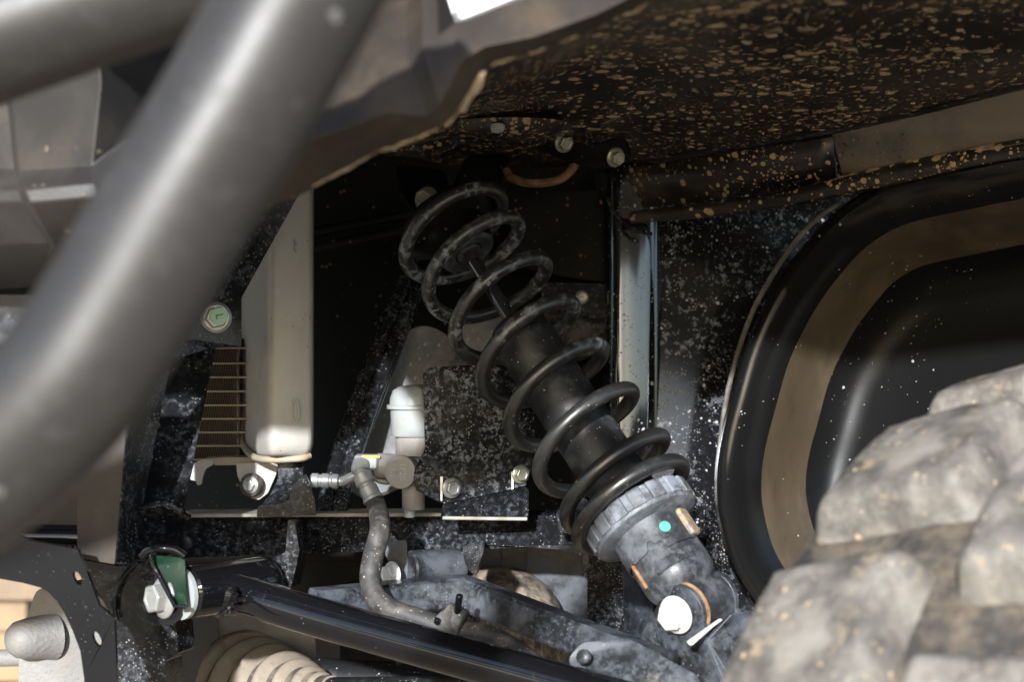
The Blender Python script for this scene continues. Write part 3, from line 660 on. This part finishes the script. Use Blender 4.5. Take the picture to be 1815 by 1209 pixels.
# black mounting plate with two holes, bottom left
def hole(cx, cy, rx, ry, d, tilt=.35):
    return [P(cx + rx * math.cos(a) - ry * tilt * math.sin(a), cy + ry * math.sin(a), d) for a in [2 * math.pi * k / 18 for k in range(18)]]
lp = thing('mounting_plate', P(120, 1100, .9), 'black glossy mounting plate with two round holes at lower left', 'plate')
LD = .895
obj('plate_body', plate([P(x, y, LD) for x, y in ((-420, 940), (30, 948), (60, 960), (138, 974), (150, 1004), (176, 1074), (203, 1096), (212, 1290), (150, 1290), (149, 1206), (142, 1155), (128, 1118), (114, 1088), (102, 1068), (86, 1051), (70, 1042), (40, 1034), (-60, 1016), (-420, 1000))],
    .004, 0, holes=[hole(137.5, 1025.5, 6.5, 12, LD, -.35), hole(172, 1133.5, 6.5, 13, LD, -.3)]), M_gloss, lp, bevel=.0007)
lq = thing('side_bracket', P(260, 1100, .93), 'black speckled bracket plate under the pivot bolt at lower left', 'bracket')
obj('bracket_body', plate([P(x, y, .985) for x, y in ((140, 992), (205, 1004), (238, 1003), (272, 990), (300, 1000), (318, 1060), (310, 1090), (316, 1160), (292, 1172), (300, 1290), (205, 1290), (196, 1090))], .02, .001, dirn=Vector((.3, 1, 0))), M_frame, lq, bevel=.001)
obj('scalloped_edge', sweep(smoothp([P(244, 996, .98), P(222, 1018, .98), P(206, 1048, .98), P(202, 1075, .98), P(206, 1100, .98)], 5), .0016, 8), M_frame, lq)

# ================================================================== RADIATOR
ra = thing('radiator', P(480, 820, 1.1), 'dusty grey radiator end tank with fins behind the frame post', 'radiator')
tp = [Vector(v) for v in ((426, 1.150, 0), (428, 1.148, 0), (444, 1.116, 0), (460, 1.087, 0), (470, 1.069, 0), (474, 1.0635, 0), (478, 1.0605, 0), (483, 1.0590, 0), (490, 1.0590, 0), (520, 1.0635, 0), (545, 1.0672, 0), (550, 1.0685, 0), (553.5, 1.0715, 0), (555, 1.076, 0), (556, 1.15, 0))]
rws = []
for y, s in ((240, 1), (300, 1), (420, 1), (540, 1), (650, 1), (740, 1), (775, 1), (788, .985), (797, .95), (804, .89), (808, .80), (809.5, .6), (809.5, .05)):
    rws.append([P(493 + (p.x - 493) * s, y, 1.10 + (p.y - 1.10) * (s ** .6)) for p in tp])
tk = obj('end_tank', grid(rws), M_alu, ra, angle=60)
ov = [P(524 + 6 * math.cos(a), 728 + 21 * math.sin(a), 1.0622 + .0001) for a in [2 * math.pi * k / 24 for k in range(25)]]
obj('cast_mark', sweep(ov, .0006, 6), M_alu, tk)
obj('cast_mark', sweep([P(522, 425, 1.0625), P(526, 432, 1.0625), P(522, 440, 1.0625), P(526, 447, 1.0625)], .0006, 6), M_alu, tk)
obj('crimp_flange', sweep(smoothp([P(427, 500, 1.148), P(427, 700, 1.148), P(428, 775, 1.14), P(436, 797, 1.12), P(452, 811, 1.095), P(480, 815, 1.075), P(530, 813, 1.07), P(548, 808, 1.075)], 4), .0022, 10), M_fin, ra)
yb = [617, 644, 668.5, 693.5, 718, 742, 766, 790, 814]
zig = None
for i, y in enumerate(yb):
    obj('flat_tube', box(P(375, y, 1.1345), .028, .006, .00065), M_fin, ra, bevel=.0004)
for i in range(8):
    y0, y1 = yb[i] + 2, yb[i + 1] - 2
    if zig is None:
        V, F = [], []; n = 60
        for k in range(n + 1):
            x = 300 + 122 * k / n; yy = y0 if k % 2 else y1
            V += [P(x, yy, 1.1300), P(x + 1, yy, 1.1335)]
        for k in range(n): F.append([2 * k, 2 * k + 1, 2 * k + 3, 2 * k + 2])
        V = [v - P(360, (y0 + y1) / 2, 1.135) for v in V]
        zig = mesh('fin_strip', V, F, smooth=False); zig.materials.append(M_fin)
    fs = link('fin_strip', zig, None, ra, Matrix.Translation(P(360, (y0 + y1) / 2, 1.135)))
    fm = fs.modifiers.new('t', 'SOLIDIFY'); fm.thickness = .00045
obj('core_back', plate([P(290, 600, 1.1345), P(425, 600, 1.1345), P(425, 818, 1.1345), P(290, 818, 1.1345)], .02), M_bootd, ra)
obj('lower_rail', plate([C(cE, *p, 1.110) for p in ((75, 970), (130, 966), (335, 966), (338, 980), (240, 990), (115, 992), (108, 984), (82, 984))], .02, .001, dirn=Vector((0, 1, 0))), M_fin, ra, bevel=.0008)
obj('foot_bracket', plate([C(cE, *p, 1.108) for p in ((32, 1040), (45, 985), (72, 972), (112, 976), (108, 990), (84, 1004), (74, 1030), (70, 1056), (56, 1060), (52, 1045))], .004, .001), M_alu, ra, bevel=.0008)
obj('lower_bracket', plate([C(cE, *p, 1.106) for p in ((186, 985), (325, 980), (326, 1005), (312, 1040), (292, 1085), (262, 1108), (232, 1100), (208, 1070), (190, 1025))], .004, .001), M_alu, ra, bevel=.0008)
bs = obj('rubber_bush', lathe(C(cE, 242, 1058, 1.104), (-.25, -.95, 0), [(0, .0078), (.003, .0078), (.005, .0068), (.005, .004)], 28), M_hose, ra)
bolt(ra, C(cE, 236, 1058, 1.0985), (-.3, -.95, .02), .0040, M_zinc)
rb = thing('radiator_bracket', P(500, 880, 1.08), 'bent black sheet bracket under the radiator end tank', 'bracket')
obj('bent_sheet', plate([C(cE, *p, d) for p, d in (((330, 965), 1.085), ((412, 962), 1.085), ((408, 1050), 1.08), ((372, 1110), 1.07), ((310, 1132), 1.065), ((262, 1135), 1.07), ((300, 1090), 1.085), ((325, 1040), 1.085))], .003, .002), M_frame, rb, bevel=.001)
obj('foot', plate([C(cE, *p, 1.062) for p in ((258, 1130), (320, 1125), (372, 1105), (372, 1165), (255, 1165))], .003, .001), M_frame, rb, bevel=.0008)
obj('side_gusset', plate([C(cE, *p, 1.055) for p in ((366, 1092), (372, 1060), (420, 1020), (450, 1110), (455, 1160), (368, 1160))], .003, .001), M_frame, rb, bevel=.0008)

# ================================================================== VALVE, PIPES, HOSE
VD = 1.068
va = thing('brake_valve', C(cJ, 640, 900, VD), 'grey cast brake valve with a milky white plastic cap beside the black guard plate', 'valve')
ax0 = C(cJ, 742, 905, VD)
obj('cap', lathe(C(cJ, 727, 447, VD), (0, 0, 1), [(0, .0148), (.0005, .0152), (.0170, .0157), (.0172, .0180), (.0195, .0180), (.0198, .0163), (.024, .0159), (.0285, .0142), (.031, .0105), (.032, .004)], 36), M_cap, va)
obj('neck', lathe(C(cJ, 737, 560, VD), (0, 0, 1), [(0, .0135), (.0115, .0135)], 28), M_valve, va)
core = obj('valve_body', join(lathe(C(cJ, 640, 662, VD - .012), (-.34, -.94, .0), [(-.022, .0100), (-.004, .0102), (-.003, .0105), (.0010, .0105), (.0015, .0101)], 40),
     sweep([C(cJ, 500, 625, VD), C(cJ, 640, 632, VD - .004), C(cJ, 790, 635, VD)], .0080, 24)), M_valve, va, bevel=.0005)
obj('lower_port', lathe(C(cJ, 715, 700, VD), (0, 0, -1), [(0, .0070), (.0050, .0072), (.0185, .0071), (.0195, .0064)], 28), M_valve, va)
obj('port_nub', lathe(C(cJ, 691, 870, VD), (0, 0, -1), [(0, .0036), (.006, .0036), (.0066, .0030)], 20), M_cap, va)
fd = Vector((-.34, -.94, 0))
fc = C(cJ, 636, 662, VD - .012) + fd * .0016
text(core, '1F20', fc + Vector((.94, -.34, 0)) * .0024 + Vector((0, 0, .0004)), fd, .0056, (.94, -.34, 0), M_text)
text(core, '1A', fc - Vector((.94, -.34, 0)) * .0048, fd, .0052, (.94, -.34, 0), M_text)
obj('casting_dot', lathe(fc + Vector((-.0015, .0005, 0)), fd, [(0, .0009), (.0006, .0006), (.0007, .0001)], 12), M_cap, core)
un = obj('union_block', box(C(cJ, 440, 605, VD - .004), .0080, .0055, .0052), M_crimp, va, bevel=.0022)
obj('yellow_stripe', box(C(cJ, 462, 570, VD - .0095), .0056, .0004, .0009), M_yel, un)
obj('pipe_nut', lathe(C(cJ, 560, 620, VD - .002), (-1, -.1, 0), [(0, .0062), (.004, .0064), (.005, .0050)], 6), M_crimp, va)

ps = thing('brake_pipe', C(cJ, 260, 720, VD), 'bent silver metal brake pipe with a crimped sleeve left of the valve', 'pipe')
obj('pipe', sweep(smoothp([C(cJ, 240, 718, VD), C(cJ, 290, 716, VD), C(cJ, 340, 695, VD - .002), C(cJ, 385, 672, VD - .003), C(cJ, 410, 640, VD - .002)], 6), .0030, 14), M_crimp, ps)
obj('crimp_sleeve', lathe(C(cJ, 272, 718, VD), (-1, 0, .04), [(0, .0034), (.0008, .0046), (.004, .0048), (.0048, .0040), (.0060, .0040), (.0066, .0047), (.0105, .0047), (.0112, .0040), (.0125, .0040), (.0132, .0046), (.0170, .0045), (.018, .0030)], 24), M_crimp, ps)
obj('short_pipe', sweep(smoothp([C(cJ, 450, 655, VD + .004), C(cJ, 490, 700, VD + .004), C(cJ, 540, 718, VD + .004), C(cJ, 590, 716, VD + .006)], 6), .0021, 12), M_crimp, ps)

ho = thing('brake_hose', P(700, 1050, .96), 'grey black rubber brake hose looping down to the control arm', 'hose')
obj('hose_fitting', sweep(smoothp([C(cJ, 405, 610, VD - .008), C(cJ, 398, 650, VD - .012), C(cJ, 420, 705, VD - .014), C(cJ, 450, 770, VD - .016), C(cJ, 478, 830, VD - .018)], 8),
    lambda t: .0055 if t < .30 else (.0044 if t < .36 else (.0062 if t < .62 else (.0048 if t < .66 else (.0058 if t < .93 else .0064)))), 24), M_crimp, ho, angle=25)
hz_ = smoothp([C(cJ, 474, 815, VD - .018), C(cJ, 492, 860, VD - .019), P(674, 935, .975), P(662, 985, .968), P(656, 1025, .963), P(667, 1060, .958), P(696, 1082, .953), P(745, 1099, .948), P(800, 1118, .945), P(858, 1126, .945), P(912, 1152, .95), P(975, 1200, .955)], 8)
obj('hose', sweep(hz_, .0060, 24), M_hose, ho)
cl_ = obj('hose_clip', join(lathe(P(805, 1100, .944), (.9, -.2, -.35), [(-.006, .0074), (-.005, .0084), (.005, .0084), (.006, .0074)], 28), lathe(P(790, 1103, .938), (.3, -.9, .1), [(0, .0060), (.002, .0065), (.003, .0045)], 20)), M_hose, ho)
obj('clip_pin', sweep([P(809, 1095, .940), P(812, 1074, .937), P(815, 1055, .935)], .0020, 14), M_gloss, cl_, bevel=.0005)
obj('clip_peg', sweep([P(774, 1106, .932), P(775, 1097, .931)], .0017, 12), M_gloss, cl_, bevel=.0005)

# ================================================================== GUARD PLATE
GD = 1.046
gp = thing('guard_plate', P(830, 870, GD), 'black guard plate covered in grey splashes with two zinc bolts behind the spring', 'guard plate')
def slot(x, y, s=1): return [C(cJ, x + 7 * math.cos(a), y + 62 * s * math.sin(a), GD) for a in [2 * math.pi * k / 16 for k in range(16)]]
go_ = [(770, 130), (772, 80), (790, 48), (830, 36), (1090, 22), (1340, 10), (1400, 40), (1440, 300), (1440, 560), (1385, 742), (1140, 800), (888, 852), (730, 770), (714, 700), (722, 640), (760, 570), (784, 520), (778, 380)]
obj('plate_body', plate([C(cJ, x, y, GD + .012 * max(0, (x - 900) / 540)) for x, y in go_], .003, .0008, dirn=Vector((0, 1, 0))), M_guard, gp, bevel=.0009)
obj('lower_flange', plate([C(cJ, *p, d) for p, d in (((886, 856), GD), ((1140, 806), GD + .004), ((1385, 748), GD + .010), ((1402, 770), GD + .014), ((1398, 938), GD + .014), ((892, 928), GD + .002))], .003, .002, dirn=Vector((0, 1, 0))), M_frame, gp, bevel=.0008)
obj('flange_edge', sweep([C(cJ, 888, 936, GD), C(cJ, 1140, 940, GD + .006), C(cJ, 1390, 942, GD + .012)], .0011, 8), M_ledge, gp)  # pale strip along the flange edge
obj('slot_edge', plate([C(cJ, *p, GD - .0012) for p in ((874, 690), (890, 690), (886, 836), (876, 832))], .003), M_white, gp)
obj('slot_edge', plate([C(cJ, *p, GD + .006) for p in ((1298, 662), (1312, 660), (1312, 760), (1300, 768))], .003), M_white, gp)
bolt(gp, C(cJ, 940, 757, GD - .0005), (.38, -.92, .02), .0046, M_zinc, spin=.3)
bolt(gp, C(cJ, 1350, 676, GD + .008), (.38, -.92, .02), .0042, M_zincy, spin=.1)

# ================================================================== GEARBOX, BOOTS, SHAFTS
gb = thing('gearbox_housing', P(85, 1130, 1.0), 'pale cast gearbox housing with round boss at lower left corner', 'gearbox')
hv = []
cs = [P(*q, 1.02) for q in ((66, 1040), (105, 1050), (170, 1050), (230, 1120), (240, 1330), (20, 1330), (33, 1209), (33, 1165), (26, 1130), (44, 1105))]
obj('housing', plate(cs, .10, .006, dirn=Vector((.35, 1, 0))), M_cast, gb, bevel=.006, seg=4)
obj('boss', lathe(P(92, 1128, 1.024), (-.70, -.70, .02), [(0, .0150), (.006, .0130), (.016, .0122), (.023, .0108), (.0268, .0080), (.0285, .0040), (.0288, .0008)], 36), M_cast, gb)
dc = thing('drive_housing', P(360, 1160, 1.1), 'pale cast drive housing behind the ribbed rubber boot', 'gearbox')
obj('housing', plate([P(300, 1085, 1.12), P(470, 1075, 1.12), P(560, 1120, 1.14), P(560, 1400, 1.14), P(280, 1400, 1.12)], .08, .01, dirn=Vector((.1, 1, 0))), M_cast, dc, bevel=.006, seg=4)
bo = thing('drive_boot', P(470, 1230, 1.06), 'tan dusty ribbed rubber drive boot at the bottom left', 'rubber boot')
BC = P(450, 1250, 1.115); BX = (P(600, 1222, 1.045) - BC)
pf = [(-.03, .036), (-.012, .0470), (-.008, .0480), (.000, .0480), (.003, .0462), (.004, .0400)]
x_ = .004
for r0, r1, dl in ((.0340, .0470, .0155), (.0290, .0405, .0150), (.0240, .0335, .0140), (.0190, .0268, .0125), (.0150, .0205, .0110), (.0120, .0155, .0085)):
    for t, h in ((0, 0), (.16, .10), (.26, .52), (.36, .90), (.46, 1.), (.58, .97), (.70, .72), (.82, .28), (.92, .05), (1., 0)):
        pf.append((x_ + dl * t, (r0 - .003) - (r0 - .012) * .12 * t + (r1 - r0) * h))
    x_ += dl + .0006
pf.append((x_ + .004, .0095)); pf.append((x_ + .006, .0088))
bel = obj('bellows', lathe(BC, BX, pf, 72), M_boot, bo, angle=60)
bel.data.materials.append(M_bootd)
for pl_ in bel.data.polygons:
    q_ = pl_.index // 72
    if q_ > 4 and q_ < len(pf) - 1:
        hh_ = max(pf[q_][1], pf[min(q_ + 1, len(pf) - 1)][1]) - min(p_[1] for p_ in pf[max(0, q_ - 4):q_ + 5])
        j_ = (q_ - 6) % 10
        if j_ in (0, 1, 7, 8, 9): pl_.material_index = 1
obj('axle_shaft', lathe(BC + BX.normalized() * x_, BX + Vector((.02, .01, -.012)), [(0, .0085), (.16, .0085)], 28), M_damper, bo)
obj('clamp_band', lathe(BC, BX, [(-.0075, .0484), (-.007, .0488), (-.0015, .0488), (-.001, .0484)], 64, False), M_rubber, bo)
ds = thing('drive_shaft', P(760, 1180, 1.03), 'dull grey drive shaft seen below the control arm', 'drive shaft')
obj('shaft', sweep([P(560, 1205, 1.10), P(760, 1215, 1.08), P(900, 1235, 1.06)], [.014, .013, .013], 28), M_damper, ds)
obj('shaft_collar', lathe(P(700, 1212, 1.09), (1, -.1, -.12), [(0, .016), (.001, .0165), (.010, .0165), (.011, .015)], 32), M_arm, ds)
rbt = thing('steering_boot', P(920, 1110, 1.1), 'dark ribbed rubber bellows behind the grey rear tube', 'rubber boot')
RA, RB2 = P(800, 1125, 1.10), P(1010, 1135, 1.08)
pf = []; n = 15
for q in range(n * 4 + 1):
    t = q / (n * 4); pf.append(((RB2 - RA).length * t, .0165 - .0015 * math.cos(q * math.pi / 2)))
obj('bellows', lathe(RA, RB2 - RA, pf, 36), M_rubber, rbt, angle=60)
pb = thing('pale_boot', P(930, 1040, 1.15), 'pale dusty rounded rubber dome behind the grey arm tube', 'rubber boot')
V, F = lathe(P(905, 1095, 1.15), (.5, -.45, .75), [(-.03, .040), (.0, .0395), (.012, .036), (.020, .028), (.025, .015), (.026, .002)], 40)
obj('dome', (V, F), M_rubber, pb)

# ================================================================== NEAR LEFT: GUARD TUBES, CLADDING, FENDER LIP
tb1 = tag(obj('guard_tube', sweep(smoothp([P(640, -230, .445), P(560, -65, .44), P(487, 69, .44), P(410, 205, .44), P(295, 395, .44), P(211, 540, .44), P(112, 688, .44), P(-30, 830, .443), P(-190, 925, .448), P(-400, 1010, .455), P(-800, 1090, .49), P(-1500, 1120, .58)], 10), .0201, 48), M_tube),
          'thick satin black guard tube sweeping diagonally across the left foreground', 'guard tube')
tb2 = tag(obj('guard_tube', sweep([P(-1500, 583, .52), P(-320, 168, .52), P(-39, 69, .52), P(279, -44, .52), P(700, -195, .53)], .0208, 40), M_tube),
          'blurred dark guard tube crossing the top left corner behind the thick diagonal one', 'guard tube')
cd = thing('side_cladding', P(100, 330, .78), 'faceted grey plastic cladding behind the guard tubes at upper left', 'cladding')
rws = [[(-900, 60, .90), (22, 60, .785), (30, 60, .775), (172, 60, .745), (184, 60, .755), (330, 60, .83)],
       [(-900, 160, .90), (22, 160, .785), (30, 160, .775), (178, 150, .745), (190, 158, .755), (340, 150, .83)],
       [(-900, 330, .90), (36, 305, .785), (45, 306, .772), (165, 300, .755), (240, 230, .765), (350, 260, .83)],
       [(-900, 372, .895), (44, 340, .752), (54, 341, .742), (165, 330, .742), (250, 300, .765), (360, 330, .83)],
       [(-900, 385, .895), (50, 352, .750), (60, 354, .742), (170, 345, .742), (250, 330, .765), (360, 360, .83)],
       [(-900, 470, .90), (90, 420, .772), (100, 425, .765), (180, 420, .765), (260, 420, .79), (360, 440, .83)],
       [(-900, 535, .94), (60, 500, .86), (80, 500, .86), (180, 490, .86), (260, 490, .86), (360, 500, .86)]]
obj('clad_panel', grid([[P(*q) for q in r] for r in rws]), M_clad, cd, solid=.003, bevel=.003, seg=3)
obj('sun_blocker', plate([Vector((-.95, .63, H + .16)), Vector((-.12, .63, H + .16)), Vector((-.12, .63, H + .62)), Vector((-.95, .63, H + .62))], .006, .02), M_clad, cd, bevel=.002)  # unseen panel added to shade the radiator and upper left from sun
obj('rim_edge', sweep([P(-120, 505, .87), P(30, 500, .865), P(150, 490, .865)], .003, 8), M_mud, cd)
sk = thing('sill_bracket', P(0, 560, .86), 'scuffed grey metal bracket at left edge under the cladding', 'bracket')
obj('bracket_sheet', plate([P(-420, 522, .90), P(60, 522, .87), P(60, 600, .87), P(-120, 640, .88), P(-420, 640, .90)], .004, .002), M_arm, sk, bevel=.001)

fp = thing('fender_edge', P(800, 150, .66), 'blurred dark fender edge panel with a crust of tan mud along its rim', 'fender')
E_ = [(-300, 1080), (-60, 985), (280, 800), (450, 730), (650, 650), (720, 590), (800, 470), (850, 380), (920, 320), (1130, 260), (1440, 140), (1720, 0), (2000, -130)]
C_ = [(-300, 820), (-60, 720), (200, 630), (360, 570), (560, 590), (640, 520), (690, 420), (740, 310), (860, 235), (1110, 185), (1430, 70), (1710, -70), (2000, -200)]
U_ = [(-420, 600), (-60, 500), (130, 400), (270, 330), (470, 300), (550, 250), (620, 190), (705, 112), (770, 98), (1010, 2), (1300, -110), (1600, -210), (2000, -330)]
r1 = [C(cB, *p, .672) for p in E_]; r2 = [C(cB, *p, .655) for p in C_]
ud = [.675, .675, .68, .67, .665, .655, .66, .665, .665, .665, .665, .665, .665]
r3 = [C(cB, *p, d) for p, d in zip(U_, ud)]
r4 = [C(cB, x - 10, y - (420 if i < 7 else 12), d + (.03 if i < 7 else .02)) for i, ((x, y), d) in enumerate(zip(U_, ud))]
obj('edge_panel', grid([r1, r2, r3, r4]), M_lip, fp, solid=-.003, bevel=.002, seg=2)
ep_ = smoothp(r1[1:12], 10)
V, F = sweep(ep_, lambda t: .0007 + .0017 * math.exp(-((t - .50) / .10) ** 2) + .0008 * max(0, noise.noise(Vector((t * 17, 2, 5)))), 12)
V = [v + Vector((0, -.0005, .0022 * noise.noise(v * 170) + .0012 * noise.noise(v * 420) + .0008)) for v in V]
obj('mud_crust', (V, F), M_mud, fp)
wp = tag(obj('white_bodywork', plate([P(640, -260, .73), P(1060, -260, .73), P(1060, 44, .73), P(640, 44, .73)], .004), M_wpanel), 'bright white body panel glimpsed above the fender edge at the top', 'bodywork')

bs_ = thing('body_blocker', P(900, 0, 1.0), 'dark unseen body block added above the wheel arch against sun and sky', 'body')
obj('upper_blocker', box(Vector((.05, 1.55, H + .42)), 1.0, .72, .22), M_walldk, bs_, bevel=.02)  # unseen mass added above and behind to keep sun and sky out
obj('rear_blocker', box(Vector((.25, 1.75, H - .05)), .68, .03, .48), M_walldk, bs_)

# ================================================================== TYRE
al = R(43); TC = P(1792.9, 1755.6, .8177); TR = .2976
Fw = Vector((-math.sin(al), -math.cos(al), 0)); Ow = Vector((math.cos(al), -math.sin(al), 0)); Uz = Vector((0, 0, 1))
ty = thing('tyre', Vector((TC.x + Ow.x * .1, TC.y + Ow.y * .1, 0)), 'dusty knobbly off-road tyre in the right foreground', 'tyre')
MT = Matrix(((Fw.x, Uz.x, Ow.x, TC.x), (Fw.y, Uz.y, Ow.y, TC.y), (Fw.z, Uz.z, Ow.z, TC.z), (0, 0, 0, 1)))    # local: x forward, y up, z outboard
W = .215
carc = [(-.004, .16), (-.022, .19), (-.028, .235), (-.024, .262), (-.012, .277), (.012, .2810), (.05, .2890), (.1075, .2935), (.165, .2890), (W - .012, .2810), (W + .012, .277), (W + .024, .262), (W + .024, .225), (W + .022, .19), (W + .004, .16)]
V, F = lathe((0, 0, 0), (0, 0, 1), carc, 96)
obj('carcass', (V, F), M_groove, ty, M=MT, angle=60)
def lug(q, r_in, r_out, seed, n=24, sipe=0.):
    """rounded tread lug over the quad q = four (w, theta) corners, a height field from the carcass up"""
    V = []
    def sst(a): a = min(1, max(0, a)); return a * a * (3 - 2 * a)
    for i in range(n + 1):
        for k in range(n + 1):
            u, v = i / n, k / n
            bw = .06 * noise.noise(Vector((u * 2.3, v * 2.3, seed)))
            a, b = q[0][0] * (1 - u) * (1 - v) + q[1][0] * u * (1 - v) + q[2][0] * u * v + q[3][0] * (1 - u) * v, q[0][1] * (1 - u) * (1 - v) + q[1][1] * u * (1 - v) + q[2][1] * u * v + q[3][1] * (1 - u) * v
            eu, ev = min(u, 1 - u), min(v, 1 - v)
            e = sst((eu + bw * .22) / .115) * sst((ev - bw * .22) / .115)
            h = e ** .6
            if sipe and abs(v - .5) < .07 and .3 < u < .78: h *= .72
            r = r_in + (r_out - r_in) * h
            r += (.0009 * noise.noise(Vector((u * 5, v * 5, seed + 4))) + .0004 * noise.noise(Vector((u * 13, v * 13, seed)))) * e
            r -= .016 * ((a - W / 2) / (W / 2)) ** 2
            V.append(Vector((r * math.sin(b), r * math.cos(b), a)))
    F = [[i * (n + 1) + k, i * (n + 1) + k + 1, (i + 1) * (n + 1) + k + 1, (i + 1) * (n + 1) + k] for i in range(n) for k in range(n)]
    return V, F
NB = 18; st = 2 * math.pi / NB
RO = TR + .0145
lugs = [([(-.010, .02), (.064, -.06), (.067, .68), (-.010, .79)], 1, .0), ([(.072, .40), (.150, .32), (.146, 1.04), (.076, 1.14)], 2, 1.), ([(W - .066, .56), (W + .026, .56), (W + .026, 1.24), (W - .070, 1.16)], 3, .0)]
for ql, sd_, sp_ in lugs:
    V, F = lug([(a, b * st) for a, b in ql], .290, RO, sd_, sipe=sp_)
    me = mesh('tread_block', V, F, 75); me.materials.append(M_tyre)
    for k in range(NB):
        th = k * st
        if th > math.pi: th -= 2 * math.pi
        if not (-1.3 < th + .4 * st < 2.3): continue
        link('tread_block', me, None, ty, MT @ Matrix.Rotation(-th, 4, 'Z'))
# ================================================================== BEYOND, BOTTOM LEFT
pt = thing('wooden_pallet', Vector((-.95, 2.6, 0)), 'blurred weathered wooden pallet on the ground beyond the vehicle', 'pallet')
for i in range(4):
    obj('board', box(Vector((-.78, 2.45 + .01 * i, .05 + .115 * i)), .40, .012, .035), M_wood, pt, bevel=.003)
for x in (-1.12, -.74, -.46):
    obj('upright', box(Vector((x, 2.53, .22)), .035, .05, .22), M_wood, pt, bevel=.003)
tr_ = tag(obj('steel_tube', sweep([P(-200, 1172, 1.25), P(60, 1166, 1.22)], .0062, 20), M_cast), 'pale metal tube poking in at the bottom left corner', 'tube')
